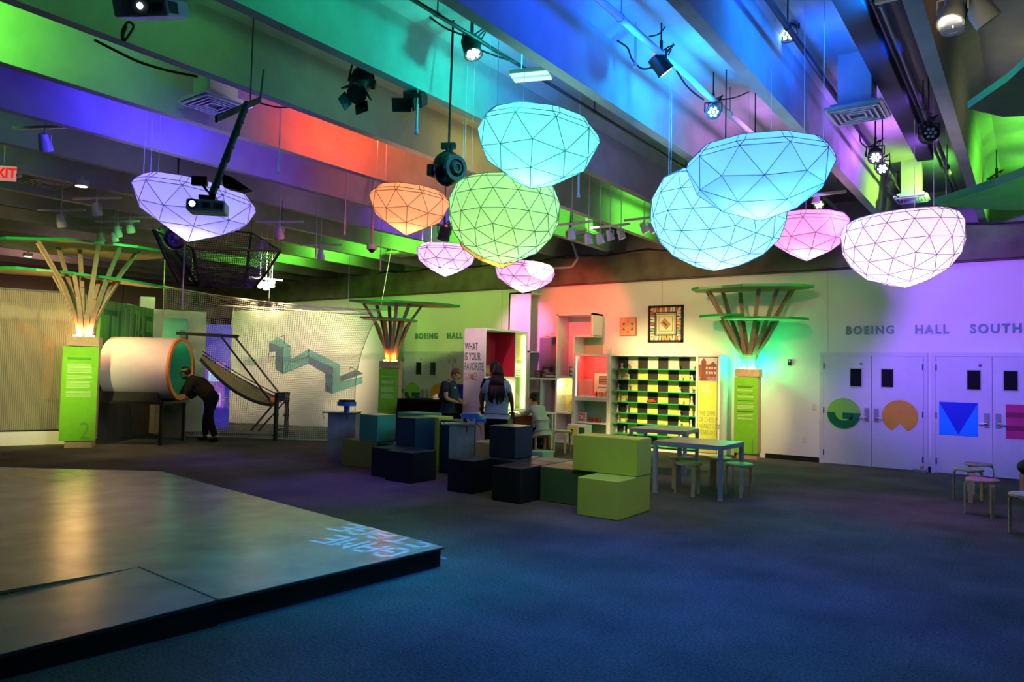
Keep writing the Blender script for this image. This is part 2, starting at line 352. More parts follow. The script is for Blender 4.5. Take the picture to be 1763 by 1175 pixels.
m_let = mat('green_blue_metal_letters', (.07,.26,.24), .4, .5)
for x, lb in ((-3.02, 'raised hall name lettering above the lit double doors on the right'), (-14.52, 'raised hall name lettering on the green lit wall behind the display wall')):
    t = thing('wall_sign', lb, 'sign', (x, 15.5, 2.56))
    for s, dx in (('BOEING', 0), ('HALL', 1.2), ('SOUTH', 2.08)):
        text(s, 'lettering', m_let, (dx, -.012, 0), .225, FACE_MY, t, .012, .88, bold=.006, spacing=1.28)
# small wall fittings
def plate(px, py, lb, w=.07, h=.115, mm=m_whiteplastic, nm='outlet_cover'):
    p = aty(px, py, 15.5); m = MB(); m.bx(-w/2, w/2, -.012, 0, -h/2, h/2)
    o = m.build(nm, mm, bevel=.003); o.location = p; tag(o, lb, 'wall plate'); 
    return o
plate(1402, 701, 'white switch plate on the wall at handle height left of the green letter door')
plate(1385, 757, 'white outlet cover low on the wall left of the green letter door')
plate(1598, 796, 'white outlet cover low on the wall strip between the two double doors', .085, .16)
p = aty(1360, 624, 15.5); t = thing('wall_sensor', 'small black sensor on the violet lit wall right of the green lit tree', 'sensor', p)
m = MB(); m.bx(-.035, .035, -.05, 0, -.07, .06); m.build('body', m_dark, t, bevel=.006); m = MB(); m.sph((.01, -.055, .02), .022, 10); m.build('lens', m_steel, t)
p = atz(1584, 815, 0); t = thing('door_stop', 'small box shaped door stop on the carpet at the foot of the doors', 'door stop', p)
m = MB(); m.bx(-.11, .11, -.06, .06, 0, .08); m.build('body', m_steel, t, bevel=.01); m = MB(); m.bx(.0, .06, -.065, .03, .08, .13); m.build('knob', g_or, t, bevel=.01)
# conduit and cables on the girder
m = MB()
pts = [Vector((-16+i*.55, 15.36+.02*sin(i), 4.52+.035*sin(i*1.7)+.02*sin(i*.6))) for i in range(34)]
m.tube(pts, .016); m.tube([p+Vector((0, -.03, .03*sin(k*2.1))) for k, p in enumerate(pts)], .012)
tag(m.build('cable_bundle', m_cable), 'black cable bundle running along the top of the concrete girder', 'cable')
m = MB(); pts = [aty(x, y, 15.35) for x, y in ((930, 462), (960, 462), (985, 460), (995, 445), (988, 425), (984, 415))]
m.tube(pts, .035, 8); tag(m.build('conduit_pipe', m_grey), 'grey conduit pipe bending up behind the lanterns at the girder', 'pipe')
# conduits slung under the slab: name, x, z, radius, y-range
for x, z, r, y0, y1, mm, lb in (
    (-3.12, 5.0, .035, 2.5, 15.3, m_grey, 'blue lit conduit pipe under the slab above the teal lantern'),
    (-5.98, 5.0, .035, 0, 15.3, m_grey, 'grey conduit pipe carrying the big black spotlight'),
    (-1.08, 5.0, .03, 3, 15.3, m_dark, 'black track conduit left of the rightmost long beam'),
    (-1.16, 5.05, .022, 3, 15.3, m_dark, 'thin black conduit beside the track left of the rightmost long beam'),
    (-1.88, 5.0, .03, 3, 15.3, m_dark, 'black conduit passing the square air diffuser'),
    (-4.52, 5.0, .02, 1, 15.3, m_dark, 'black conduit in the teal lit ceiling bay'),
    (.28, 4.95, .02, 3, 15.3, m_dark, 'black conduit in the green lit bay at the far right')):
    m = MB(); m.cyl((x, y0, z), (x, y1, z), r, n=10)
    for k in range(int(y0)+1, 15, 3): m.cyl((x, k, z), (x, k, 5.35), .008, n=5); m.cyl((x, k-.02, z), (x, k+.02, z), r*1.25, n=10)
    smooth_by_angle(tag(m.build('ceiling_conduit', mm), lb, 'pipe'))
# long dark duct in the violet bay
m = MB(); m.bx(-1.42, -1.2, 3, 12.4, 4.98, 5.34); tag(m.build('air_duct', m_dk2, bevel=.01), 'long dark rectangular duct between the violet slab and the track', 'duct')
# loose cables
def cable(px, depth, r, lb, mm=m_cable):
    m = MB(); pts = [atd(x, y, depth if not isinstance(depth, (list, tuple)) else depth[i]) for i, (x, y) in enumerate(px)]
    sm = []
    for i in range(len(pts)-1):
        p0, p1, p2, p3 = pts[max(0, i-1)], pts[i], pts[i+1], pts[min(len(pts)-1, i+2)]
        for k in range(5):
            u = k/5; sm.append(.5*((2*p1)+(p2-p0)*u+(2*p0-5*p1+4*p2-p3)*u*u+(3*p1-p0-3*p2+p3)*u**3))
    sm.append(pts[-1]); m.tube(sm, r, 5)
    return tag(m.build('loose_cable', mm), lb, 'cable')
cable([(163,69),(200,88),(240,107),(290,122),(340,132)], 5.9, .012, 'black cable drooping under the blue lit strip at upper left')
cable([(812,80),(850,95),(890,108)], 7.6, .010, 'black cable leading from the teal spotlight to the strip lamp')
cable([(740,30),(770,50),(800,62),(812,75)], 7.5, .010, 'black cable leading along the beam to the teal spotlight')
cable([(1050,38),(1058,65),(1080,82),(1088,102),(1105,118),(1125,116)], 7.8, .010, 'black cable looping below the blue lit conduit')
cable([(1165,122),(1180,145),(1195,160),(1212,172)], 7.9, .010, 'black cable hanging between the two blue spotlights')
cable([(1085,35),(1110,28),(1145,14)], 7.6, .008, 'thin black cable crossing the blue slab at the top')
cable([(1117,63),(1135,58),(1150,40),(1163,29)], 7.7, .008, 'thin black cable arcing over the blue slab')
cable([(1240,172),(1265,168),(1290,158)], 9, .008, 'short black cable crossing the slab above the bright blue lamp')
cable([(1297,0),(1315,14),(1335,35)], 7.3, .010, 'black cable at the top right of the blue bay')
cable([(1480,228),(1482,245),(1492,255),(1490,268),(1500,272)], 9.2, .009, 'black cable curls beside the violet spotlight pair')
cable([(1530,300),(1526,318),(1535,332),(1548,340)], 10.8, .009, 'cable curl left of the white air duct outlet')
cable([(218,45),(212,60),(214,70),(222,60),(230,45),(220,38),(210,55),(211,70)], 4.6, .008, 'black cable loop hanging from the large projector at upper left')
cable([(448,178),(480,185),(505,184)], 8.3, .009, 'black cable running right from the hanging truss')
#PART3
# ================================================================== ceiling fittings
def diffuser(px, py, z, lb, s=.6, mm=m_grey, hz=5.35, rz=0):
    p = atz(px, py, z); t = thing('air_diffuser', lb, 'vent', (p.x, p.y, z), rz, 'square ceiling diffusers')
    m = MB(); m.bx(-s*.29, s*.29, -s*.29, s*.29, .06, hz-z); m.build('duct_box', mm, t)
    m = MB(); m.prism([(-s/2, -s/2, 0), (s/2, -s/2, 0), (s/2, s/2, 0), (-s/2, s/2, 0)], (0, 0, .03)); m.bx(-s*.4, s*.4, -s*.4, s*.4, .03, .07)
    f = m.build('face_frame', mm, t)
    m = MB()
    for k in range(4):
        a = s*(.43-.095*k)
        for q in range(4): m.box((0, a, -.012), (2*a, .018, .03)); bmesh.ops.rotate(m.b, verts=m.b.verts, cent=(0, 0, 0), matrix=Matrix.Rotation(pi/2, 3, 'Z'))
    m.build('louvre', mm, t)
    m = MB(); m.bx(-s*.44, s*.44, -s*.44, s*.44, -.002, 0); m.build('dark_shade_sheet', m_dark, t)  # dark sheet put in for the shade behind the louvres
    return t
diffuser(370, 180, 4.7, 'square louvred ceiling diffuser lit violet beside the hanging truss')
diffuser(1476, 196, 4.7, 'square louvred ceiling diffuser on a boxed duct in the violet bay')
diffuser(1570, 343, 4.72, 'small white ceiling diffuser near the green flare at right', .5)
diffuser(78, 316, 4.7, 'dark ceiling diffuser above the round downlight at far left', .62)
diffuser(1003, 402, 4.7, 'ceiling diffuser with pink lit duct among the white spotlights', .55)
diffuser(690, 438, 4.72, 'dark ceiling diffuser left of the small pink lantern', .6)
diffuser(470, 467, 4.72, 'small dark diffuser in the green bays beyond the black net', .6)
m_led = glow('led_blue', (.25,.55,1), 30); m_ledw = glow('led_cyan', (.6,1,1), 25); m_ledg = glow('led_green', (.55,1,.2), 40); m_ledv = glow('led_violet', (.5,.5,1), 25)
m_warm = glow('warm_lamp', (1,.78,.5), 5); m_red = glow('red_indicator', (1,.05,.02), 4); m_warmb = glow('bright_warm_lamp', (1,.85,.6), 30)
def led_can(px, py, d, aim, lb, mled, lit=True, s=1):
    p = atd(px, py, d); a = (Vector(aim)-p).normalized()
    t = thing('led_spotlight', lb, 'spotlight', p, 0, 'black stage cans on the ceiling tracks')
    R = a.to_track_quat('Z', 'Y').to_matrix().to_4x4()
    m = MB(); m.lathe([(.05*s, -.12*s), (.085*s, -.11*s), (.09*s, .05*s), (.10*s, .09*s), (.085*s, .09*s), (.08*s, .07*s)], n=16, M=R)
    for k in range(5): m.lathe([(.093*s, -.09*s+k*.03*s), (.093*s, -.08*s+k*.03*s)], n=16, M=R)
    smooth_by_angle(m.build('housing', m_dark, t))
    m = MB(); side = a.cross(Vector((0, 0, 1))).normalized()*.11*s
    m.tube([side, side+Vector((0, 0, .13*s)), -side+Vector((0, 0, .13*s)), -side], .009*s, 6); m.cyl((0, 0, .13*s), (0, 0, .26*s), .018*s); m.cyl((0, 0, .2*s), (0, 0, max(.26, 5.35-p.z)), .009)
    m.build('yoke', m_dark, t)
    m = MB()
    for k in range(7):
        an = k*pi/3; r = 0 if k == 6 else .05*s; m.sph(R @ Vector((r*cos(an), r*sin(an), .08*s)), .019*s, 8)
    m.build('led_lens', mled if lit else m_steel, t)
    m = MB(); m.box(R @ Vector((0, 0, -.125*s)), (.03*s, .03*s, .012*s), M=R); m.build('indicator', m_red, t)
    m = MB(); pts = [Vector((.04*cos(u*1.1)*s*(2+sin(u)), .12*s+.06*s*sin(u*1.3), .18*s+.09*s*sin(u*1.1+1))) for u in range(12)]
    m.tube(pts, .008*s, 5); m.build('cable_coil', m_cable, t)
    return t
led_can(812, 82, 7.4, atd(860, 260, 7), 'black stage can with white leds against the teal lit beam', m_ledw)
led_can(1138, 112, 7.6, (-1.5, 9, 2), 'black stage can with red indicator on the blue lit conduit', m_led)
led_can(1228, 193, 8.8, CP, 'brilliant blue stage can aimed at the camera above the blue lantern', m_led, s=.9)
led_can(1356, 52, 7.6, atd(1360, 500, 5), 'blue stage can at the top right between two beams', m_led)
led_can(1507, 268, 9.6, atd(1530, 600, 6), 'upper stage can of the violet pair left of the small duct', m_ledv, s=.95)
led_can(1519, 291, 9.9, CP, 'lower glowing stage can of the violet pair', m_ledv, s=.85)
led_can(1599, 232, 8.6, (2, 2, 4), 'dark stage can hanging on the far right track', m_led, False)
led_can(1410, 353, 12.6, CP, 'round green stage lamp glowing behind the pink lantern', m_ledg, s=.9)
led_can(1716, 322, 11.5, CP, 'brilliant green stage lamp flaring at the far right', m_ledg, s=1.15)
led_can(1546, 343, 12.8, CP, 'tiny green stage lamp beside the small diffuser', m_ledg, s=.55)
led_can(765, 403, 11, (-9, 9, 0), 'pink lit spotlight hanging between the orange and green lanterns', m_ledv, False)
# ellipsoidal theatre spot
p = atd(622, 140, 7.4); t = thing('theatre_spotlight', 'large black theatre spotlight with barn doors on the conduit pipe', 'spotlight', p); t.scale = (.8, .8, .8)
m = MB(); a = (atd(607, 182, 7.0)-p); L = a.length; R = a.to_track_quat('Z', 'Y').to_matrix().to_4x4()
m.lathe([(.08, -.16), (.14, -.12), (.14, .08), (.10, .14), (.09, .3), (.12, .32), (.12, .40), (.10, .40)], n=18, M=R); smooth_by_angle(m.build('barrel', m_dark, t))
m = MB()
for k in range(4):
    Q = R @ Matrix.Rotation(k*pi/2+.4, 4, 'Z'); m.box(Q @ Vector((.15, 0, .45)), (.015, .17, .15), M=Q @ Matrix.Rotation(.45, 4, 'Y'))
m.build('barn_door', m_dark, t)
m = MB(); m.tube([R @ Vector((.16, 0, 0)), Vector((.12, .05, .24)), Vector((-.12, -.05, .24)), R @ Vector((-.16, 0, 0))], .014); m.cyl((0, 0, .24), (0, 0, 1.3), .014); m.box((0, 0, .36), (.1, .1, .08)); m.build('yoke', m_dark, t)
m = MB(); m.box(R @ Vector((.17, .0, .1)), (.05, .05, .16), M=R); m.box(R @ Vector((0, .16, -.05)), (.04, .12, .03), M=R); m.build('focus_knob', m_dark, t)
p = atd(713, 168, 7.7); t = thing('flood_light', 'small black flood light right of the theatre spotlight', 'spotlight', p)
m = MB(); R = Matrix.Rotation(.6, 4, 'Z') @ Matrix.Rotation(.5, 4, 'X')
m.prism([(-.1, -.1, -.09), (.1, -.1, -.09), (.13, .1, -.09), (-.13, .1, -.09)], (0, 0, .15), M=R); m.build('housing', m_dark, t, bevel=.01)
m = MB(); m.box((-.05, -.13, -.11), (.2, .02, .14), M=R); m.box((.1, -.1, -.12), (.02, .16, .12), M=R); m.build('barn_door', m_dark, t); m = MB(); m.cyl((0, 0, .05), (0, 0, .25), .018); m.build('hanger', m_dark, t)
# sprinkler drops
for px, py, d, lb in ((718, 200, 7.6, 'green lit sprinkler drop below the flood light'), (996, 315, 9.5, 'pale sprinkler drop right of the teal lantern'), (480, 272, 9.0, 'violet lit sprinkler drop above the orange lantern'), (594, 385, 12, 'short dark sprinkler drop left of the orange lantern'), (1094, 85, 7.6, 'dark sprinkler drop hanging in the blue bay'), (544, 508-80, 14, 'sprinkler drop in the green bay above the net'), (655, 450, 14, 'sprinkler drop in the far green bay above the net corner')):
    p = atd(px, py, d); m = MB(); m.cyl((0, 0, -.12), (0, 0, .12), .014, n=8); m.cyl((0, 0, -.17), (0, 0, -.12), .022, .010, n=8); m.cyl((0, 0, -.19), (0, 0, -.18), .025, n=8); m.cyl((0, 0, .12), (0, 0, 5.35-p.z), .008, n=6)
    o = m.build('sprinkler', m_grey); o.location = p; tag(o, lb, 'sprinkler', 'sprinkler drops')
# white track heads (stem + short track + lamp can)
def track_head(px, py, d, lb, aim=None, lit=1, s=1, track=True, rz=.6, grp='white track spotlights'):
    p = atd(px, py, d); t = thing('track_spotlight', lb, 'spotlight', p, 0, grp)
    a = Vector(aim or (-.3, .4, -1)).normalized(); R = a.to_track_quat('Z', 'Y').to_matrix().to_4x4()
    m = MB(); m.lathe([(.03*s, -.11*s), (.055*s, -.10*s), (.06*s, -.02*s), (.075*s, .02*s), (.08*s, .11*s), (.07*s, .11*s), (.06*s, .07*s)], n=16, M=R); smooth_by_angle(m.build('lamp_can', m_whiteplastic, t))
    m = MB(); m.lathe([(.001, .085*s), (.06*s, .085*s), (.06*s, .09*s)], n=16, M=R); m.build('bulb_face', m_warm if lit else m_steel, t)
    m = MB(); m.cyl((0, 0, .02), (0, 0, .17*s), .016*s)
    u = Vector((cos(rz), sin(rz), 0))
    m.cyl((0, 0, .1), (0, 0, max(.2, 5.35-p.z)), .007, n=6)
    m.tube([u*.085*s, u*.085*s+Vector((0, 0, .09*s)), -u*.085*s+Vector((0, 0, .09*s)), -u*.085*s], .006, 5); m.build('bracket', m_whiteplastic, t)
    if track:
        m = MB(); m.box(Vector((0, 0, .19*s)), (.9*s, .04, .035), rz=rz); m.cyl((0, 0, .2*s), (0, 0, max(.3, 5.35-p.z)), .008, n=6); m.build('track_rail', m_whiteplastic, t)
    return t
for a in ((77, 245, 9.2, 'white track spotlight with angled rail right of the exit sign'), (105, 380, 13, 'white track spotlight hanging above the left canopy stems'), (166, 360, 12.5, 'lit white track spotlight highest above the left tree canopy'),
          (202, 398, 14, 'white track spotlight just above the left canopy edge'), (224, 391, 14.3, 'white track spotlight right of its neighbour above the left canopy'), (173, 408, 15, 'greenish track spotlight touching the left canopy top'),
          (481, 400, 13, 'white track spotlight right of the black net funnel'), (552, 438, 15, 'small white track spotlight over the green far bays')):
    track_head(*a, rz=.5)
track_head(197, 408, 14, 'small lit downlight right of the greenish spotlight above the canopy', s=.8, track=False)
for k, (px, py, d, lb) in enumerate(((984, 402, 12, 'leftmost white spotlight under the girder opening, beside the diffuser'), (1013, 411, 12.4, 'white spotlight under the left edge of the pink lit duct'), (1033, 411, 12.6, 'white spotlight under the right edge of the pink lit duct'),
          (1050, 405, 12.8, 'white spotlight just right of the pink lit duct'), (1069, 403, 13, 'rightmost white spotlight right of the pink lit duct'), (1109, 392, 12.6, 'white spotlight left of the pair beside the big cyan lantern'), (1123, 392, 12.8, 'white spotlight half hidden by the big cyan lantern'))):
    track_head(px, py, d, lb, aim=(-.1+.1*k, .3, -1), s=.85, rz=0, track=k in (0, 3, 5))
for k, (px, py, d, lb) in enumerate(((448, 489, 16.5, 'left of the bright track spotlights above the net'), (458, 492, 16.5, 'middle bright track spotlight above the net'), (468, 488, 16.5, 'right of the bright track spotlights above the net'))):
    track_head(px, py, d, lb, s=.8, rz=1.2, track=k == 1)
for px, py, d, z, lb in ((140, 321, 12, 0, 'round surface downlight left of the purple lantern'), (48, 442, 19, 0, 'pale round downlight between the two canopies at left'), (331, 483, 18, 0, 'faint downlight seen through the black net')):
    p = atd(px, py, d); t = thing('downlight', lb, 'ceiling light', p); m = MB(); m.cyl((0, 0, 0), (0, 0, .09), .11, n=20); m.cyl((0, 0, .09), (0, 0, 5.35-p.z), .02, n=8); smooth_by_angle(m.build('housing', m_whiteplastic, t)); m = MB(); m.cyl((0, 0, -.005), (0, 0, 0), .085, n=20); m.build('bulb_face', m_warm, t)
# heads at the top right corner
m_lens = mat('lens_glass', (.25,.3,.5), .1, .8)
track_head(1640, 20, 4.9, 'lit white spotlight at the top right corner', aim=(-.1, -.5, -1), s=1.05, rz=0)
track_head(1684, 14, 5.1, 'white spotlight turned away at the top right corner', aim=(.5, .3, -.8), s=1.1, lit=0, track=False)
p = atd(1640, 52, 4.9); t = thing('glass_spotlight', 'spotlight with a bluish glass face just below the lit one at top right', 'spotlight', p); t.scale = (.65, .65, .65)
lamp('POINT', atd(1648, 60, 4.5), (1,.85,.55), 5, .05, name='added_spot_fill')  # added point lamp that brightens the white heads in this corner
m = MB(); m.lathe([(.05, .12), (.1, .06), (.115, 0), (.105, -.02)], n=20); smooth_by_angle(m.build('reflector', m_lens, t)); m = MB(); m.cyl((.09, 0, .05), (.16, .05, .4), .02); m.build('hanger', m_dark, t)
# strip lamp fixture
p = atd(914, 130, 7.3); t = thing('strip_light', 'white louvred strip light fixture hanging over the teal lantern', 'ceiling light', p, .35)
m = MB(); m.bx(-.2, .2, -.11, .11, -.01, .035); m.bx(-.17, .17, -.05, .05, .035, .06); m.build('housing', m_white, t, bevel=.006)
m = MB(); m.bx(-.19, .19, -.1, -.04, -.02, -.008); m.bx(-.19, .19, .04, .1, -.02, -.008); m.build('diffuser_panel', glow('strip_tube', (.55,1,.9), 1.4), t)
m = MB(); m.cyl((-.1, 0, .05), (-.1, 0, 5.35-p.z), .006); m.cyl((.1, 0, .05), (.1, 0, 5.35-p.z), .006); m.build('hanger', m_grey, t)
# long rail lamps behind the blue lantern
for (a, bq, d, lb) in (((1225, 256), (1318, 240), 8.6, 'long blue lit lamp rail above the blue lantern'), ((1385, 338), (1455, 330), 11, 'pink lit lamp rail right of the blue lantern')):
    A, B2 = atd(*a, d), atd(*bq, d*1.05); t = thing('lamp_rail', lb, 'lamp rail', A)
    m = MB(); m.bar(Vector(), B2-A, .05, .05); m.build('rail', m_grey, t)
    m = MB(); m.cyl((B2-A)*.25, (B2-A)*.25+Vector((0, 0, 5.35-A.z)), .008); m.cyl((B2-A)*.8, (B2-A)*.8+Vector((0, 0, 5.35-A.z)), .008); m.build('hanger', m_dark, t)
    m = MB(); m.cyl((B2-A)*.28+Vector((0, 0, -.03)), (B2-A)*.28+Vector((0, 0, -.13)), .04, .07, n=16); m.build('lamp_can', m_grey, t)
# camera/speaker drop
p = atd(640, 430, 13); t = thing('ceiling_camera', 'small dome camera on a slim pole over the net corner', 'camera', p)
m = MB(); m.cyl((0, 0, .02), (0, 0, 5.35-p.z), .028, n=10); m.build('pole', m_grey, t); m = MB(); m.cyl((0, 0, 0), (0, 0, .08), .09, n=16); smooth_by_angle(m.build('mount', m_whiteplastic, t)); m = MB(); m.sph((0, 0, 0), .06, 14); m.build('dome', m_dark, t, smooth=True)
# exit sign
p = atd(6, 298, 10.5); t = thing('exit_sign', 'red exit sign hanging at the left edge', 'sign', p, radians(48))
m = MB(); m.bx(-.16, .16, -.025, .025, -.11, .10); m.build('housing', mat('sign_face_cream', (.8,.45,.4), .5, emit=(1,.42,.35), es=.45), t, bevel=.006)
text('EXIT', 'lettering', glow('exit_red', (.9,.02,.01), .9), (0, -.028, -.07), .2, FACE_MY, t, .002, .85, 'CENTER', bold=.006)
m = MB(); m.bx(-.17, .17, -.03, .03, .10, .125); m.cyl((0, 0, .12), (0, 0, 5.35-p.z), .012); m.build('mount', m_grey, t); m = MB(); m.sph((.2, 0, -.02), .04, 10); m.build('emergency_lamp', m_whiteplastic, t)
# black sphere speaker
p = atd(771, 291, 7.6); t = thing('globe_speaker', 'round black globe speaker hanging on a long cable beside the green lantern', 'speaker', p)
m = MB(); m.sph((0, 0, 0), .165, 28, sc=(1, 1, 1.12)); m.build('globe', mat('gloss_black', (.008,.012,.012), .22, .6), t, smooth=True)
q = (CP-p).normalized()+rv*.75+uv*.1; q.normalize(); R = q.to_track_quat('Z', 'Y').to_matrix().to_4x4()
m = MB(); m.ring(.13, .09, .10, .155, 28, M=R); m.ring(.055, .035, .12, .175, 20, M=R); smooth_by_angle(m.build('side_ring', mat('teal_sheen_plastic', (.02,.07,.08), .3, .6), t))
m = MB(); m.box(-rv*.16-uv*.02, (.06, .12, .12)); m.build('side_pod', m_dark, t, bevel=.01)
m = MB(); m.box((0, 0, .24), (.15, .06, .06), rz=.5); m.cyl((0, 0, .15), (0, 0, .25), .03); m.cyl((.03, 0, .17), (.05, 0, .25), .02); m.build('bracket', m_dark, t)
m = MB(); m.cyl((0, 0, .26), (.005, .01, 5.35-p.z), .008); m.cyl((.012, 0, .26), (.02, .01, 5.35-p.z), .006); m.build('cable', m_cable, t)
# large projector top left
m_proj = mat('projector_grey_plastic', (.42,.43,.47), .4, .45)
p = atd(265, 18, 4.9); t = thing('ceiling_projector', 'large grey projector at the top left with its lens lit', 'projector', p, radians(30)); t.scale = (.72, .72, .72); t.rotation_euler.x = .38
m = MB(); m.bx(-.28, .24, -.2, .2, -.07, .09); m.build('housing', m_proj, t, bevel=.02)
m = MB(); m.cyl((-.0, -.17, .02), (-.0, -.22, .02), .085, n=24); smooth_by_angle(m.build('lens_ring', m_dk2, t)); m = MB(); m.sph((0, -.21, .02), .03, 12); m.build('lens', glow('projector_beam', (.65,.8,1), 22), t)
m = MB()
for k in range(8): m.bx(.245, .25, -.17+k*.02, -.16+k*.02, -.04, .06); m.bx(.10+k*.014, .107+k*.014, -.203, -.2, -.03, .04)
m.build('vent_grille', m_dark, t); m = MB(); m.cyl((0, 0, .09), (0, 0, 5.35-p.z), .03); m.box((0, 0, .11), (.2, .2, .04)); m.build('ceiling_mount', m_dark, t)
m = MB(); m.box((-.33, .0, .08), (.1, .06, .05), rz=.4); m.build('side_bracket', m_dark, t)
# second projector on its arm
p = atd(358, 358, 5.6); t = thing('ceiling_projector', 'white projector on a black arm in front of the purple lantern', 'projector', p, radians(48))
m = MB(); m.bx(-.14, .14, -.10, .10, -.045, .045); m.build('housing', mat('projector_white_plastic', (.5,.52,.5), .4), t, bevel=.018)
m = MB(); m.cyl((-.09, -.09, .0), (-.09, -.12, .0), .038, n=20); smooth_by_angle(m.build('lens_ring', m_dark, t)); m = MB(); m.cyl((-.09, -.12, 0), (-.09, -.123, 0), .022, n=16); m.build('lens', glow('projector_beam_small', (.7,.95,1), 8), t)
m = MB()
for k in range(5): m.bx(-.02+k*.012, -.013+k*.012, -.103, -.1, -.02, .02); m.bx(.06+k*.014, .067+k*.014, -.103, -.1, -.02, .02)
m.build('vent_grille', m_dark, t)
m = MB(); m.box((0, 0, .07), (.12, .12, .03)); m.build('mount_plate', m_dark, t)
A, B2 = atd(365, 335, 5.65), atd(425, 178, 6.3)
t = thing('hanging_truss', 'slanting black pole and truss carrying the white projector', 'pole', B2)
m = MB(); m.cyl(A-B2, Vector((0, 0, 0)), .028, n=12); m.build('pole', m_dark, t)
m = MB()
for k in (-1, 0, 1):
    m.tube([atd(372, 205+k*4, 6.0)-B2, atd(448, 172+k*3, 6.7)-B2], .013)
m.cyl(atd(448, 172, 6.7)-B2, atd(452, 175, 6.7)-B2+Vector((0, 0, .30)), .008); m.cyl(Vector((.05, 0, 0)), Vector((.05, 0, 5.35-B2.z)), .006); m.build('truss_rail', m_dark, t)
m = MB(); 
for k in range(6): m.tube([(A-B2)*(.1+.14*k)+Vector((.03*(-1)**k, .02, 0)), (A-B2)*(.17+.14*k)+Vector((-.04*(-1)**k, .0, .03)), (A-B2)*(.24+.14*k)+Vector((.03, .02, 0))], .006, 4)
m.build('cable_wrap', m_cable, t)
m = MB()
c = atd(400, 318, 5.9)-B2; m.prism([c+rv*x+uv*y for x, y in ((-.09, .09), (.0, .06), (.13, -.03), (.05, -.05), (-.07, -.02))], fv*.12); m.build('black_flood_light', m_dark, t)
m = MB(); c = atd(344, 312, 5.9)-B2; m.box(c, (.12, .05, .07), rz=.8); m.tube([c, c+rv*.06-uv*.08, A-B2], .01); m.build('black_sensor', m_dark, t)
# dark round lamp behind the purple lantern
p = atd(302, 412, 11.2); t = thing('hanging_globe', 'dark blue lit round globe partly behind the purple lantern', 'speaker', p)
m = MB(); m.sph((0, 0, 0), .17, 20); m.build('globe', mat('navy_gloss', (.01,.01,.03), .3, .6), t, smooth=True); m = MB(); m.ring(.11, .07, .13, .16, 24, M=(CP-p).to_track_quat('Z', 'Y').to_matrix().to_4x4()); m.build('side_ring', m_dk2, t); m = MB(); m.cyl((0, 0, .15), (.0, 0, 5.35-p.z), .012); m.build('cable', m_cable, t)
lamp('POINT', p+Vector((.3, -.4, -.3)), (.05,.05,1), 4, .05, name='globe_light')
# ================================================================== lanterns
def ico(n):
    ph = (1+5**.5)/2; V = [Vector(v).normalized() for v in ((-1,ph,0),(1,ph,0),(-1,-ph,0),(1,-ph,0),(0,-1,ph),(0,1,ph),(0,-1,-ph),(0,1,-ph),(ph,0,-1),(ph,0,1),(-ph,0,-1),(-ph,0,1))]
    Fc = [(0,11,5),(0,5,1),(0,1,7),(0,7,10),(0,10,11),(1,5,9),(5,11,4),(11,10,2),(10,7,6),(7,1,8),(3,9,4),(3,4,2),(3,2,6),(3,6,8),(3,8,9),(4,9,5),(2,4,11),(6,2,10),(8,6,7),(9,8,1)]
    Q = V[3].rotation_difference(Vector((0, 0, -1))); verts = []; idx = {}; faces = []
    def vid(p):
        k = tuple(round(c, 5) for c in p)
        if k not in idx: idx[k] = len(verts); verts.append(p.normalized())
        return idx[k]
    for a, b_, c in Fc:
        A, B_, C_ = [Q @ V[i] for i in (a, b_, c)]; g = {}
        for i in range(n+1):
            for j in range(n+1-i): g[i, j] = vid(A+(B_-A)*(i/n)+(C_-A)*(j/n))
        for i in range(n):
            for j in range(n-i):
                faces.append((g[i, j], g[i+1, j], g[i, j+1]))
                if i+j < n-1: faces.append((g[i+1, j], g[i+1, j+1], g[i, j+1]))
    return verts, faces
def lantern_mat(name, c, c2, es):
    m = bpy.data.materials.new(name); m.use_nodes = True; nt = m.node_tree; nt.nodes.clear()
    df = nt.nodes.new('ShaderNodeBsdfDiffuse'); df.inputs[0].default_value = (*c, 1)
    tr = nt.nodes.new('ShaderNodeBsdfTranslucent'); tr.inputs[0].default_value = (*c, 1)
    em = nt.nodes.new('ShaderNodeEmission'); em.inputs[1].default_value = es; em.inputs[0].default_value = (*c2, 1)
    mx = nt.nodes.new('ShaderNodeMixShader'); mx.inputs[0].default_value = .6
    ad = nt.nodes.new('ShaderNodeAddShader'); o = nt.nodes.new('ShaderNodeOutputMaterial')
    nt.links.new(df.outputs[0], mx.inputs[1]); nt.links.new(tr.outputs[0], mx.inputs[2]); nt.links.new(mx.outputs[0], ad.inputs[0]); nt.links.new(em.outputs[0], ad.inputs[1]); nt.links.new(ad.outputs[0], o.inputs[0])
    return m
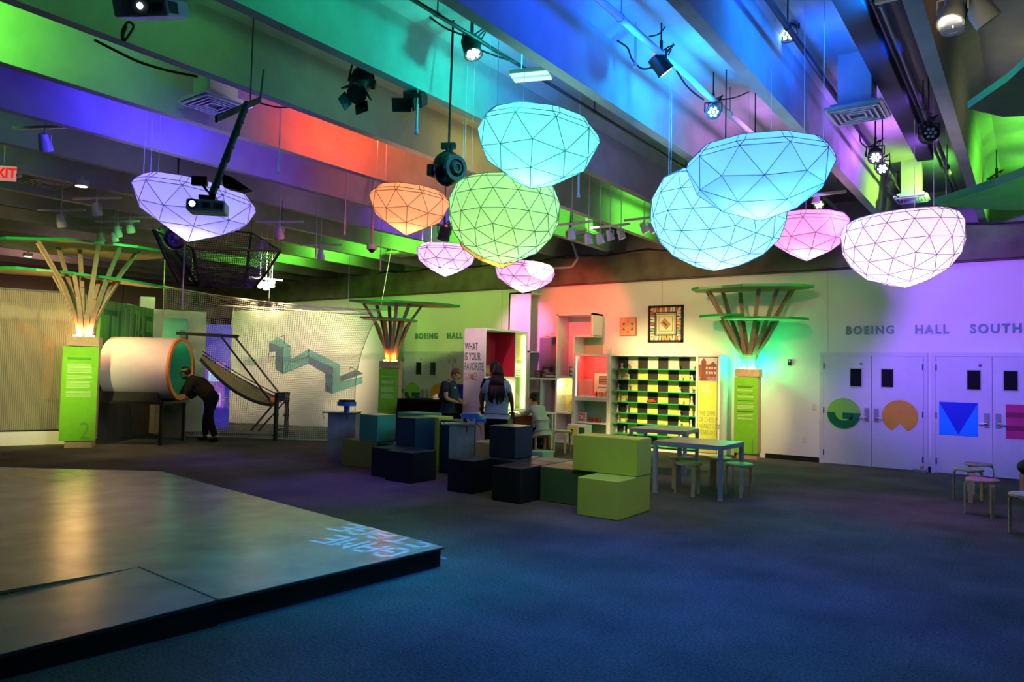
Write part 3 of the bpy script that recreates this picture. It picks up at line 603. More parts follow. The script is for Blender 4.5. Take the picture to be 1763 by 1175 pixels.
def lantern(px, py, d, wpx, hpx, n, cut, col, es, frame, lb, tilt=(0, 0), rz=0, sq=1, inner=6, icol=None, tip=1.12, strings=3):
    """px,py centre; wpx,hpx visible size; cut = height fraction kept above the widest ring"""
    Wd, Hh = wpx*d/FPX, hpx*d/FPX; c = atd(px, py, d)
    V, Fc = ico(n); bm = bmesh.new(); vs = [bm.verts.new(v) for v in V]
    for f in Fc: bm.faces.new([vs[i] for i in f])
    bmesh.ops.bisect_plane(bm, geom=bm.verts[:]+bm.edges[:]+bm.faces[:], plane_co=(0, 0, cut), plane_no=(0, 0, 1), clear_outer=True, dist=.03)
    zb = -tip; rr = max(sqrt(v.co.x**2+v.co.y**2) for v in bm.verts); col_h = .12 if n == 2 else .05
    for v in bm.verts:
        z = -tip if v.co.z < -.999 else v.co.z
        v.co = Vector((v.co.x*Wd/2/rr, v.co.y*Wd/2/rr, ((z-zb)/(cut-zb)*(1-col_h)-.5)*Hh))
    be = [e for e in bm.edges if len(e.link_faces) == 1]; r_ = bmesh.ops.extrude_edge_only(bm, edges=be)
    for g in r_['geom']:
        if isinstance(g, bmesh.types.BMVert): g.co = Vector((g.co.x*.88, g.co.y*.88, g.co.z+Hh*col_h))
    T = Matrix.Rotation(tilt[0], 4, rv) @ Matrix.Rotation(tilt[1], 4, Vector((fv.x, fv.y, 0)).normalized()) @ Matrix.Rotation(rz, 4, 'Z')
    bmesh.ops.transform(bm, matrix=T, verts=bm.verts); bm.verts.index_update(); P = [v.co.copy() for v in bm.verts]; fs = [[v.index for v in f.verts] for f in bm.faces]
    ed = {tuple(sorted((e.verts[0].index, e.verts[1].index))) for e in bm.edges}; bm.free()
    t = thing('faceted_lantern', lb, 'lantern', c, 0, 'faceted paper lanterns')
    me = bpy.data.meshes.new('paper_shade'); me.from_pydata(P, [], fs); me.materials.append(lantern_mat('lantern_paper', col, col, es))
    o = bpy.data.objects.new('paper_shade', me); COL.objects.link(o); o.parent = t
    fm = MB()
    k = 1.006
    for a, b_ in ed: fm.cyl(P[a]*k, P[b_]*k, .0034*d/8, n=4, caps=False)
    fm.build('strut_frame', frame, t)
    top = sorted(range(len(P)), key=lambda i: -P[i].z)[:10]; pick = [top[0], top[3], top[7]][:strings]
    fm = MB()
    for i in pick:
        a = P[i]; fm.cyl(a, Vector((a.x, a.y, 5.35-c.z)), .003, n=4)
    fm.build('hanging_wire', m_wire, t)
    lamp('POINT', c+Vector((0, 0, -.12*Hh)), icol or tuple(.45+.55*k for k in col), inner*.8, .08, name='lantern_bulb')
    return t
m_wire = mat('steel_wire', (.6,.6,.65), .3, .5)
fr_b = mat('blue_strut', (.0,.06,.35), .4); fr_t = mat('teal_strut', (.0,.13,.13), .4); fr_p = mat('violet_strut', (.1,.06,.25), .4); fr_o = mat('amber_strut', (.35,.12,.03), .4); fr_g = mat('green_strut', (.06,.25,.08), .4); fr_c = mat('cyan_strut', (.03,.25,.45), .4); fr_m = mat('mauve_strut', (.3,.18,.32), .4)
lantern(922, 268, 7.2, 212, 116, 2, .1, (.34,.93,.84), 0.27, fr_t, 'teal lantern hanging under the strip light at the centre top', (0, .12), .3, inner=14, tip=1.1)
lantern(332, 370, 9.7, 200, 96, 2, .1, (.60,.56,1), 0.27, fr_p, 'purple blue lantern behind the white projector', (0, .14), .9, inner=15, tip=1.2)
lantern(703, 368, 10.0, 138, 76, 2, .1, (1,.50,.24), 0.30, fr_o, 'orange lantern left of the green one', (0, .08), .5, inner=10, tip=1.15)
lantern(867, 386, 8.3, 190, 138, 3, .45, (.62,.90,.40), 0.23, fr_g, 'large deep lime green lantern at the centre', (0, .02), .2, inner=12, tip=1.04)
lantern(862, 425, 9.8, 150, 76, 2, .1, (.95,.60,.16), 0.27, fr_o, 'yellow lantern mostly hidden below the green one', (0, -.05), .2, inner=8, tip=1.15)
lantern(768, 451, 13.0, 104, 52, 2, .1, (.92,.60,.92), 0.30, fr_m, 'small pale pink lantern left of the yellow one', (0, .03), .1, inner=21, tip=1.2)
lantern(902, 480, 12.6, 106, 50, 2, .1, (.92,.50,.84), 0.30, fr_m, 'small pink lantern above the tall pink shelf tower', (0, .10), .6, inner=21, tip=1.15)
lantern(1234, 388, 8.6, 226, 158, 3, .5, (.48,.92,1), 0.30, fr_c, 'largest deep cyan lantern right of centre', (0, .05), .4, inner=24, tip=1.04)
lantern(1308, 320, 6.9, 245, 122, 2, .1, (.34,.78,1), 0.23, fr_b, 'wide blue lantern overlapping the big cyan one', (0, -.02), .75, inner=16, tip=1.12)
lantern(1390, 412, 11.0, 140, 76, 2, .1, (1,.48,.78), 0.30, fr_m, 'pink lantern tucked behind the blue and cyan ones', (0, .03), .2, inner=16, tip=1.15)
lantern(1554, 435, 8.8, 190, 122, 3, .35, (1,.80,.95), 0.36, fr_m, 'large near white pink lantern in front of the violet wall', (0, -.08), .1, inner=18, tip=1.04)
#PART4
# ================================================================== stage
ZS = .17
c1 = atz(764, 942, ZS); c2 = atz(300, 818, ZS); c3 = atz(280, 812, ZS); c4 = atz(0, 805, ZS); s1 = atz(375, 1033, ZS); s0 = atz(240, 977, ZS)
q1 = c4+(c4-c3).normalized()*2.5; dr = (s1-c1).normalized()
e0 = atz(0, 1160, .035)
t = thing('stage_platform', 'low angular grey stage with black skirt and a ramp at its front corner', 'stage', (c1.x, c1.y, 0))
sk = (s0-s1).normalized(); rdir = (e0-Vector((s1.x, s1.y, 0))); rdir.z = 0; rdir.normalize()
m2 = s0+rdir*6
m = MB(); top = [c1, c2, c3, q1, m2, s0, s1]; m.prism([Vector((p.x, p.y, ZS-.02)) for p in top], (0, 0, .02)); m.build('stage_top', m_stage, t)
def inset(p, k=.03): cc = Vector((-7.5, 4.2, 0)); q = Vector((p.x, p.y, 0)); return q+(cc-q).normalized()*k
m = MB(); m.prism([Vector((inset(p).x, inset(p).y, 0)) for p in top], (0, 0, ZS-.021)); m.build('skirt', m_black, t)
L = 5.0; a0, a1 = s1, s1+rdir*L; b0, b1 = s0, s0+rdir*L
def at(p, z): return Vector((p.x, p.y, z))
m = MB(); bm = m.b
lo = [at(a0, ZS-.02), at(a1, 0.0), at(b1, 0.0), at(b0, ZS-.02)]; m.prism(lo, (0, 0, .02)); m.build('ramp_top', m_stage, t)
m = MB(); bm = m.b; v = [bm.verts.new(p) for p in (at(a0, 0), at(a1, 0), at(a0, ZS-.021), at(b0, 0), at(b1, 0), at(b0, ZS-.021))]
for f in ((0, 1, 2), (3, 5, 4), (0, 2, 5, 3), (0, 3, 4, 1)): bm.faces.new([v[i] for i in f])
m.build('ramp_skirt', m_black, t)
m = MB()
for a, b_ in ((c1, s1), (c1, c2), (c2, c3), (c3, q1)): m.bar(at(a, ZS-.009), at(b_, ZS-.009), .018, .012)
m.bar(at(s1, ZS-.012), at(a1, .01), .012, .02); m.bar(at(s0, ZS+.002), at(s1, ZS+.002), .012, .003); m.build('edge_trim', m_stedge, t)
settle(t)
# projected words on the stage: a perforated slide in front of a lamp hung over the stage
F57 = {'G': '01110 10001 10000 10111 10001 10001 01110', 'A': '01110 10001 10001 11111 10001 10001 10001', 'M': '10001 11011 10101 10101 10001 10001 10001', 'E': '11111 10000 10000 11110 10000 10000 11111', 'S': '01111 10000 10000 01110 00001 00001 11110', 'T': '11111 00100 00100 00100 00100 00100 00100'}
G1 = atz(702, 955, ZS); Gd = (atz(560, 925, ZS)-G1)          # GAME runs right to left in the picture
rd = Gd.normalized(); up = Vector((-rd.y, rd.x, 0));
if up.dot(atz(690, 970, ZS)-G1) < 0: up = -up                  # letter tops point to the camera side
cell = Gd.length/24; VS = 1.12
rows = []
for li, wd in enumerate(('GAME', 'STAGE')):
    for ci, ch in enumerate(wd):
        for r_, row in enumerate(F57[ch].split()):
            for k, bit in enumerate(row):
                if bit == '1': rows.append((ci*6+k, li*9+r_))
src = Vector((-3.3, 2.6, 4.7)); org = G1+up*cell*4.6+rd*cell*1.2
hole = set(rows); zp = .06
t = thing('word_projector', 'small black projector aimed down at the stage corner', 'projector', src)
m = MB(); nx0, nx1, ny0, ny1 = -18, 46, -18, 36
cells = {}
def onplate(ix, iy):
    g = org+rd*ix*cell-up*iy*cell*VS; return (g-src)*zp
step_y = range(ny0, ny1)
for iy in step_y:
    ix = nx0
    while ix < nx1:
        if (ix, iy) in hole: ix += 1; continue
        j = ix
        while j < nx1 and (j, iy) not in hole: j += 1
        a, b_, c_, d_ = onplate(ix, iy), onplate(j, iy), onplate(j, iy+1), onplate(ix, iy+1)
        m.b.faces.new([m.b.verts.new(p) for p in (a, b_, c_, d_)]); ix = j
m.build('slide_plate', m_black, t)
m = MB(); ax = (org-src).normalized(); R = ax.to_track_quat('Z', 'Y').to_matrix().to_4x4()
m.ring(.2, .19, -.12, .34, 24, M=R); m.lathe([(.195, -.14), (.195, -.12)], n=24, M=R); m.cyl((0, 0, .1), (0, 0, .95), .02); m.build('housing', m_dark, t)
g_t = org+rd*13*cell-up*8*cell*VS
lamp('SPOT', src, (.04,.30,1), 5200, .0003, g_t, 20, .1, name='projector_light')
# ================================================================== foam seating blocks
def foam(name, col, bx, lb, z0=0, r=.022):
    mm = mat(name, col, .38, .45, noise=.03); x0, x1, y0, y1, h = bx; m = MB()
    m.bx(-(x1-x0)/2+.003, (x1-x0)/2-.003, -(y1-y0)/2+.003, (y1-y0)/2-.003, 0, h-z0)
    o = m.build('foam_block', mm, bevel=r*.6); o.location = ((x0+x1)/2, (y0+y1)/2, z0); return tag(o, lb, 'foam block', 'foam seating blocks')
OL = (.20,.28,.06); NV = (.008,.022,.035); TE = (.03,.30,.22); DN = (.004,.009,.014); LG = (.42,.58,.07); DG = (.05,.12,.04); BL = (.006,.04,.075)
foam('olive_vinyl', OL, (-9.78, -8.95, 8.65, 9.1, .45), 'low olive vinyl block beside the left pedestal')
foam('teal_vinyl', TE, (-9.36, -8.92, 8.655, 9.1, .9), 'teal upper block standing on the low olive block', .452)
foam('dark_navy_vinyl', NV, (-8.90, -8.47, 8.62, 9.08, .45), 'low dark block between the teal and navy uppers')
foam('navy_vinyl_a', DN, (-8.47, -8.01, 8.1, 8.6, .45), 'left black low cube in front of the navy upper block')
foam('navy_vinyl_b', DN, (-7.99, -7.45, 7.93, 8.5, .45), 'right black low cube directly left of the right pedestal')
foam('navy_vinyl_c', BL, (-8.45, -8.03, 8.62, 9.1, .9), 'tall navy block in the left seating group', 0)
foam('lime_vinyl_a', LG, (-8.45, -7.975, 9.12, 9.5, .9), 'tall lime block seen as a thin strip right of the navy one')
foam('navy_vinyl_d', BL, (-7.955, -7.52, 9.13, 9.55, .86), 'tall dark blue block behind the right pedestal tray')
foam('teal_vinyl_b', TE, (-9.4, -8.75, 9.6, 10.1, .9), 'teal topped block at the back of the left group')
foam('sand_vinyl', (.42,.40,.22), (-8.0, -7.3, 10.0, 10.5, .45), 'low sand coloured block behind the right pedestal')
foam('navy_vinyl_e', DN, (-6.66, -6.21, 7.82, 8.28, .45), 'leftmost black cube of the middle seating group')
foam('navy_vinyl_f', DN, (-5.76, -5.3, 7.66, 8.12, .45), 'front black cube in the middle of the seating group')
foam('navy_vinyl_g', NV, (-6.42, -5.8, 8.3, 8.95, .45), 'low navy block carrying the single dark cube')
foam('navy_vinyl_h', (.012,.03,.055), (-6.4, -5.94, 8.42, 8.88, .9), 'single dark navy cube raised on the low block', .452)
foam('navy_vinyl_i', NV, (-5.79, -5.3, 8.14, 8.55, .45), 'low navy block just behind the front black cube')
foam('dark_green_vinyl', DG, (-5.28, -4.43, 8.06, 8.5, .45), 'low dark green block left of the lime corner')
foam('teal_vinyl_c', (.02,.16,.12), (-5.79, -5.3, 8.57, 9.0, .45), 'low teal block right of the raised navy cube')
foam('sand_vinyl_b', (.30,.33,.14), (-5.28, -4.4, 8.52, 9.1, .45), 'low olive sand block behind the dark green one')
foam('lime_vinyl_b', LG, (-4.76, -3.86, 8.02, 8.42, .9), 'long lime green block on top of the right corner', .452)
foam('lime_vinyl_c', LG, (-4.42, -3.87, 7.56, 8.42, .45), 'lime green low block at the right front corner')
foam('teal_vinyl_d', (.25,.5,.42), (-7.95, -7.6, 11.7, 12.1, .16), 'small pale teal block near the counter stools')
# ================================================================== pedestals
m_ped = mat('scuffed_steel_pedestal', (.26,.29,.30), .45, .4, noise=.28, nscale=4)
def pedestal(loc, rz, wd, lb, h=.9):
    t = thing('pedestal', lb, 'pedestal', loc, rz)
    m = MB(); m.bx(0, wd, 0, wd*.8, 0, h-.02); m.build('column', m_ped, t, bevel=.008)
    m = MB(); pts = [(wd+.02, -.02), (wd+.02, wd*.82)]+[(-.06+.07*cos(u), wd*.4+.42*wd*sin(u)*1.1) for u in [pi/2+i*pi/10 for i in range(11)]]+[(0, -.02)]
    m.prism([(x, y, h-.02) for x, y in pts], (0, 0, .022)); m.build('top_plate', m_steel, t)
    m = MB(); m.tube([(-.08, .05, h+.02), (-.1, .03, h-.05), (-.07, .02, h-.12)], .006); m.tube([(wd+.02, .1, h+.02), (wd+.1, .08, h-.05), (wd+.11, .08, h-.16)], .006); m.tube([(wd*.7, -.03, h-.02), (wd*.72, -.035, h-.12)], .008); m.build('hanging_strap', m_cable, t)
    return t
pedestal(atz(562, 795, 0), radians(35.6), .50, 'scuffed steel pedestal at the left end of the foam blocks', .88)
pp = atz(771, 832, 0); pedestal(pp, radians(38), .37, 'scuffed steel pedestal between the two groups of foam blocks', .88)
m_bl = mat('blue_turned_plastic', (.03,.16,.55), .4, .5)
q = atz(588, 713, .88)+Vector((-.12, .22, 0)); t = thing('turntable_toy', 'blue pedestal toy with a black disc on the left pedestal', 'toy', q)
m = MB(); m.cyl((0, 0, 0), (0, 0, .13), .05, n=20); smooth_by_angle(m.build('stem', m_bl, t)); m = MB(); m.cyl((0, 0, .13), (0, 0, .20), .165, n=28); smooth_by_angle(m.build('drum', m_bl, t)); m = MB(); m.cyl((0, 0, .20), (0, 0, .235), .14, n=28); smooth_by_angle(m.build('disc', m_black, t))
q = pp+Vector((.13, .36, .90)); t = thing('camera_toy', 'blue box with pale teal knob on the right pedestal', 'toy', q, .5)
m = MB(); m.bx(-.14, .12, -.07, .07, 0, .13); m.build('box', m_bl, t, bevel=.012); m = MB(); m.cyl((.17, 0, 0), (.17, 0, .09), .05, n=16); smooth_by_angle(m.build('knob', mat('pale_teal_plastic', (.15,.55,.5), .4), t)); m = MB(); m.bx(-.12, .24, -.1, -.07, 0, .05); m.build('base', m_bl, t)
q = pp+Vector((.16, .2, .902)); t = thing('metal_instrument', 'small tangle of clear and steel parts in front of the blue box', 'toy', q)
m = MB()
for k in range(9): m.tube([(-.12+.03*k, .0+.02*sin(k*2), 0), (-.1+.03*k, .03*sin(k), .04+.03*sin(k*1.7)), (-.07+.03*k, -.02, .01)], .006, 5)
m.build('wire_frame', m_steel, t); m = MB(); m.box((0, 0, .03), (.07, .05, .06)); m.build('block', m_dark, t)
# ================================================================== tables and stools
m_tb = mat('blue_grey_table_frame', (.30,.36,.48), .4, .45); m_tt = mat('grey_table_top', (.36,.36,.38), .3, .45)
def table(loc, rz, sx, sy, lb):
    t = thing('low_table', lb, 'table', loc, rz, 'square leg tables'); h = .74; k = .045
    m = MB(); m.bx(0, sx, 0, sy, h-.012, h); m.build('table_top', m_tt, t, bevel=.003)
    m = MB(); m.bx(0, sx, 0, k, h-.065, h-.013); m.bx(0, sx, sy-k, sy, h-.065, h-.013); m.bx(0, k, k, sy-k, h-.065, h-.013); m.bx(sx-k, sx, k, sy-k, h-.065, h-.013); m.build('apron', m_tb, t, bevel=.003)
    for x in (0, sx-.055):
        for y in (0, sy-.055):
            m = MB(); m.bx(x, x+.055, y, y+.055, 0, h-.066); m.build('leg', m_tb, t, bevel=.003)
    return t
table((-4.42, 9.68, 0), radians(0), 1.0, .92, 'blue grey square legged table in front of the chess shelf')
table((-5.75, 11.6, 0), radians(8), 1.0, .9, 'second blue grey table directly before the chess shelves')
def stool_proto(top):
    t = thing('round_stool', 'x', 'stool', (0, 0, 0)); R = .185
    m = MB(); m.lathe([(R-.008, .425), (R, .430), (R, .452), (R-.006, .458)], n=32); smooth_by_angle(m.build('seat_rim', m_wood, t))
    m = MB(); m.lathe([(R-.01, .4585), (R-.01, .461)], n=32); m.build('seat', top, t)
    for k in range(3):
        a = k*2*pi/3; u = Vector((cos(a), sin(a), 0)); wv = Vector((-sin(a), cos(a), 0))
        m = MB(); prev = None; pts = [u*.06+Vector((0, 0, .418)), u*(R-.045)+Vector((0, 0, .418)), u*(R-.015)+Vector((0, 0, .410)), u*(R+.004)+Vector((0, 0, .385)), u*(R+.008)+Vector((0, 0, .35)), u*(R+.008)]
        th = .014
        for i in range(len(pts)-1):
            m.bar(pts[i], pts[i+1]+(pts[i+1]-pts[i]).normalized()*.003, .05, th, up=u if i >= 3 else Vector((0, 0, 1)))
        mesh = m.build('leg', m_wood, t)
        if abs(u.x) > 2: pass
    return t
m_sg = mat('green_stool_linoleum', (.16,.50,.10), .5); m_sp = mat('mauve_stool_linoleum', (.42,.12,.22), .5); m_st = mat('pale_teal_stool_linoleum', (.30,.45,.34), .5)
prot = {}
def stool(x, y, rz, lb, kind, grp=None):
    if kind not in prot: prot[kind] = stool_proto(dict(g=m_sg, p=m_sp, t=m_st)[kind]); r = prot[kind]; r.location = (x, y, 0); r.rotation_euler.z = rz; r['label'] = lb; r['group'] = grp or 'bent wood stools'
    else: r = dup(prot[kind], (x, y, 0), rz, lb, grp or 'bent wood stools')
    return r
stool(-4.30, 10.43, .3, 'green topped stool back left under the front table', 'g'); stool(-3.97, 9.9, 1.2, 'green topped stool front left under the front table', 'g')
stool(-3.85, 10.80, .5, 'green topped stool back right under the front table', 'g'); stool(-3.39, 10.31, .95, 'green topped stool at the right corner of the front table', 'g')
stool(-5.5, 11.35, .2, 'grey stool in shadow under the second table', 't'); stool(-.76, 12.18, .7, 'teal topped stool left of the three by the right doors', 't')
stool(-.69, 13.06, .2, 'mauve topped stool farthest back by the right doors', 'p'); stool(-.54, 11.02, 1.15, 'mauve topped stool in front of the others by the right doors', 'p')
stool(-.06, 9.93, .6, 'teal topped stool cut by the right edge of the photo', 't')
stool(-8.18, 12.55, .4, 'stool under the seated girl at the counter', 'g'); stool(-8.1, 13.25, 1.3, 'green stool pulled up to the right end of the counter', 'g'); stool(-8.35, 12.95, .1, 'stool half hidden behind the seated girl', 'p')
p = atz(1766, 868, 0); t = thing('drum_seat', 'salmon plywood drum seat with a black round cushion at the right edge', 'seat', (p.x+.12, p.y+.5, 0))
m = MB(); m.cyl((0, 0, 0), (0, 0, .36), .2, n=14); m.build('drum', mat('salmon_plywood', (.55,.28,.2), .5, noise=.1), t); m = MB(); m.sph((0, 0, .46), .23, 24, sc=(1, 1, .6)); m.build('cushion', m_black, t, smooth=True)
# ================================================================== tree kiosks
def canopy(mb, z, cx, cy, rx, ry, seed, th=.05, n=16, tilt=0, rot=0):
    rnd = random.Random(seed); pts = []
    for i in range(n):
        a = 2*pi*i/n; k = .80+.2*rnd.random()+(.06 if i % 3 == 0 else -.03); x, y = rx*k*cos(a), ry*k*sin(a)
        x, y = x*cos(rot)-y*sin(rot), x*sin(rot)+y*cos(rot)
        pts.append((cx+x, cy+y, z+tilt*x))
    mb.prism(pts, (0, 0, th))
def tree(loc, rz, hh, sw, cans, branches, lc, le, lb, sign, glowc, num='', ey=.55):
    t = thing('tree_kiosk', lb, 'display kiosk', loc, rz, 'tree shaped kiosks'); s = hh/1.85
    m = MB(); m.bx(-.20*s, .20*s, -.14*s, .2*s, 0, .12*s); m.build('plinth', m_ply, t)
    m = MB(); m.bx(-.19*s, .22*s, -.12*s, .2*s, .12*s, hh-.16*s); m.build('column', m_ply, t)
    m = MB(); m.bx(-.24*s, .24*s, -.16*s, .22*s, hh-.16*s, hh); m.build('header_box', m_ply, t, bevel=.004)
    x0, x1 = -sw/2-.02, sw/2-.02; z0, z1 = .12*s, hh-.17*s; y = -.145*s
    m = MB(); m.bx(x0, x1, y-.02, y, z0, z1); sg = m.build('graphic_panel', m_sign, t)
    Y = y-.0215; hsz = (z1-z0)
    def line(u, v, h, wv, mm, nm='print_lines'): pass
    m = MB(); md = MB(); rnd = random.Random(int(hh*100)+len(sign)); zz = z1-.12*hsz
    for blk in sign:
        for k in range(blk[0]):
            wv = (x1-x0)*(.62+.1*rnd.random()); (md if blk[2] else m).bx(x0+.14*sw, x0+.14*sw+wv, Y-.001, Y, zz-.0055, zz+.0055); zz -= .020*s
        zz -= blk[1]*hsz
    m.build('print_lines', m_signp, t); md.build('print_lines', m_signd, t)
    if num == '1': text('1', 'number_print', m_sign2, (x1-.17*s, Y, z0+.0*s), .42*s, FACE_MY, t, .001, .8)
    if num == '2': text('2', 'number_print', m_sign2, (x1-.24*s, Y, z0+.02*s), .42*s, FACE_MY, t, .001, .8)
    m = MB()
    for i, (z, cx, cy, rx, ry, seed, tl, rot) in enumerate(cans):
        m = MB(); canopy(m, z, cx, cy, rx, ry, seed, tilt=tl, rot=rot); o = m.build('canopy', m_leaf, t)
        o.data.materials.append(m_leafu)
        zs = [p.normal.z for p in o.data.polygons]
        for p in o.data.polygons:
            if p.normal.z < -.9: p.material_index = 1
    for (a, r1, z1_, r2, z2, wv) in branches:
        u = Vector((cos(a), sin(a), 0)); b0 = u*.10*s+Vector((0, .02, hh)); b1 = u*.17*s+Vector((0, .02, hh+.3*s)); p1 = Vector((u.x*r1, u.y*r1*ey, z1_)); p2 = Vector((u.x*r2, u.y*r2*ey, z2))
        m = MB()
        for A, B_, ww in ((b0, b1, wv), (b1, p1, wv), (p1, p2, wv*.9)): m.bar(A, B_, .03, ww, up=Vector((-u.y, u.x, 0)))
        m.build('branch', m_brch, t)
    m = MB(); R = Matrix.Rotation(rz, 3, 'Z')
    for k in (-1.5, -.5, .5, 1.5): m.cyl((k*.09*s, -.08*s, hh), (k*.09*s, -.08*s, hh+.025), .03, n=12)
    m.build('uplight', glowc, t)
    for k in (-1, 1):
        lamp('POINT', Vector(loc)+R @ Vector((k*.10*s, -.12*s, hh+.09)), lc, le/2, .03, name='uplight')
    lamp('POINT', Vector(loc)+R @ Vector((0, .25*s, hh+.08)), lc, le*.6, .03, name='uplight')
    return t
def br(zl, zu, sc, n=12):
    out = []
    for k in range(n):
        a = (k+.5)*2*pi/n
        if k % 3 == 2: out.append((a, .30*sc, zl-.4, .48*sc, zl+.01, .09))
        else: out.append((a, .40*sc, zl-.05-.12*(k % 2), (.50+.20*(k % 2)+.22*abs(cos(a)))*sc, zu+.01, .09))
    return out
br_old = lambda zl, zu, sc, n=12: [((k+.4)*2*pi/n, .30*sc, zl-.35, (.50 if k % 3 else .35)*sc*(1.0), zl if k % 2 else zu, .10) if k % 2 else ((k+.4)*2*pi/n, .42*sc, zl+.05, (.95+.1*(k % 3))*sc, zu, .10) for k in range(n)]
tree((-4.8, 15.12, 0), radians(6), 1.84, .46, [(3.46, .05, -.22, 1.36, .62, 3, .0, 0), (2.83, .35, -.2, .85, .5, 5, -.02, 0), (2.92, -.55, -.05, .5, .35, 8, .03, 0)],
     br(2.85, 3.47, 1.28), (.0,1,.25), 60, 'tree kiosk with green uplights beside the chess shelf', [(2,.02,1),(2,.03,0),(1,.02,1),(2,.03,0),(1,.02,1),(1,.02,0),(4,.02,0),(2,.02,1),(2,.02,0),(2,.02,0)], glow('green_uplight', (.4,1,.6), 22), '1', ey=.32)
tree((-15.35, 6.85, 0), radians(56), 2.18, .62, [(3.98, -.25, .55, 1.75, 1.35, 13, .0, 0), (3.32, .55, .1, .80, .45, 15, -.10, 0), (3.42, -1.15, .3, .95, .6, 16, .0, 0)],
     br(3.35, 3.98, 1.3), (1,.5,.18), 40, 'tall tree kiosk with orange uplights at the left of the hall', [(2,.04,1),(8,.025,0),(3,.02,0),(6,.03,0),(5,.02,0)], glow('warm_uplight', (1,.75,.4), 22), '2')
tree((-12.33, 12.35, 0), radians(30), 1.86, .44, [(3.2, .2, 0, 1.35, .7, 23, -.03, 0), (2.82, -.1, 0, .75, .5, 25, -.04, 0)],
     br(2.82, 3.18, 1.0), (1,.25,.03), 18, 'tree kiosk with red orange uplights behind the net corner', [(1,.06,0),(3,.05,0),(6,.03,0),(5,.04,0)], glow('amber_uplight', (1,.5,.1), 14))
t = tree((1.15, 5.2, 0), radians(-30), 1.84, .46, [(3.5, -.3, 0, 1.35, .95, 33, 0, 0), (2.86, -.45, -.2, 1.25, .75, 35, 0, 0), (3.25, -.4, .45, .9, .5, 38, 0, 0)],
     br(2.9, 3.5, .8), (.05,.9,.2), 24, 'tree kiosk whose dark green canopies enter at the right edge', [(2,.05,0)], m_dark)
#PART5
# ================================================================== left exhibits
# ribbed polycarbonate screen
def poly_mat():
    m = bpy.data.materials.new('ribbed_polycarbonate'); m.use_nodes = True; nt = m.node_tree; nt.nodes.clear()
    tc = nt.nodes.new('ShaderNodeTexCoord'); wv = nt.nodes.new('ShaderNodeTexWave'); wv.inputs['Scale'].default_value = 9; wv.bands_direction = 'X'; wv.inputs['Distortion'].default_value = 0
    nt.links.new(tc.outputs['Object'], wv.inputs['Vector'])
    df = nt.nodes.new('ShaderNodeBsdfDiffuse'); df.inputs[0].default_value = (.55,.52,.40,1)
    tl = nt.nodes.new('ShaderNodeBsdfTranslucent'); tl.inputs[0].default_value = (.55,.52,.40,1); a = nt.nodes.new('ShaderNodeMixShader'); a.inputs[0].default_value = .35
    tr = nt.nodes.new('ShaderNodeBsdfTransparent'); tr.inputs[0].default_value = (.85,.85,.8,1)
    mr = nt.nodes.new('ShaderNodeMapRange'); mr.inputs['To Min'].default_value = .22; mr.inputs['To Max'].default_value = .60
    mx = nt.nodes.new('ShaderNodeMixShader'); o = nt.nodes.new('ShaderNodeOutputMaterial')
    nt.links.new(wv.outputs['Fac'], mr.inputs['Value']); nt.links.new(mr.outputs[0], mx.inputs[0])
    nt.links.new(df.outputs[0], a.inputs[1]); nt.links.new(tl.outputs[0], a.inputs[2]); nt.links.new(tr.outputs[0], mx.inputs[1]); nt.links.new(a.outputs[0], mx.inputs[2]); nt.links.new(mx.outputs[0], o.inputs[0])
    return m
m_poly = poly_mat()
A = atz(0, 768, 0); B_ = atz(152, 764, 0); A = A+(A-B_)*.7
u = (B_-A); L = u.length; rz = atan2(u.y, u.x); hp = 3.08
t = thing('translucent_screen', 'ribbed translucent screen wall on a white plinth at the far left', 'screen', (A.x, A.y, 0), rz)
m = MB(); m.bx(0, L, -.03, .09, 0, .27); m.build('plinth', m_wall, t)
m = MB(); m.bx(0, L, 0, .012, .30, hp); m.build('ribbed_panel', m_poly, t)
m = MB(); m.bx(0, L, -.02, .06, .27, .30); m.bx(0, L, -.02, .04, hp, hp+.03); m.build('rail', m_dark, t)
m = MB()
for x in (L*.33, L*.62): m.bx(x-.03, x+.03, .015, .08, .3, hp)
m.build('post', mat('post_grey', (.25,.25,.22), .6), t)
wq = lambda x, y: Vector((A.x+cos(rz)*x-sin(rz)*y, A.y+sin(rz)*x+cos(rz)*y, 0))
m = MB(); R = Matrix.Rotation(rz, 4, 'Z')
q = wq(L*.60, .45); t = thing('orange_hook_board', 'orange hook shaped board seen through the ribbed screen', 'board', q, rz)
m.prism([(-.05, 0, .9), (.30, 0, .9), (.34, 0, 2.1), (-.25, 0, 2.55), (-.32, 0, 2.3), (-.02, 0, 2.0)], (0, .04, 0)); m.cyl((.12, .03, 0), (.12, .03, .95), .02); m.build('board', mat('orange_board', (.85,.36,.08), .6), t)
q = wq(L*.85, .55); t = thing('green_drum', 'green round drum on a black stand seen through the ribbed screen', 'drum', q, rz)
m = MB(); m.cyl((0, 0, 1.48), (0, .5, 1.48), .62, n=40); smooth_by_angle(m.build('drum', mat('green_drum_paint', (.12,.38,.16), .6), t))
m = MB(); m.bx(-.5, .5, 0, .5, .80, .88)
for x in (-.5, .43):
    for y in (0, .43): m.bx(x, x+.07, y, y+.07, 0, .8)
m.build('stand', m_dark, t)
# white wall behind the screen
b = MB(); c = wq(0, 2.2); b.box((c.x+cos(rz)*1.9, c.y+sin(rz)*1.9, 1.5), (6.2, .1, 3.0), rz=rz); struct('wall_partition', b, m_wall)
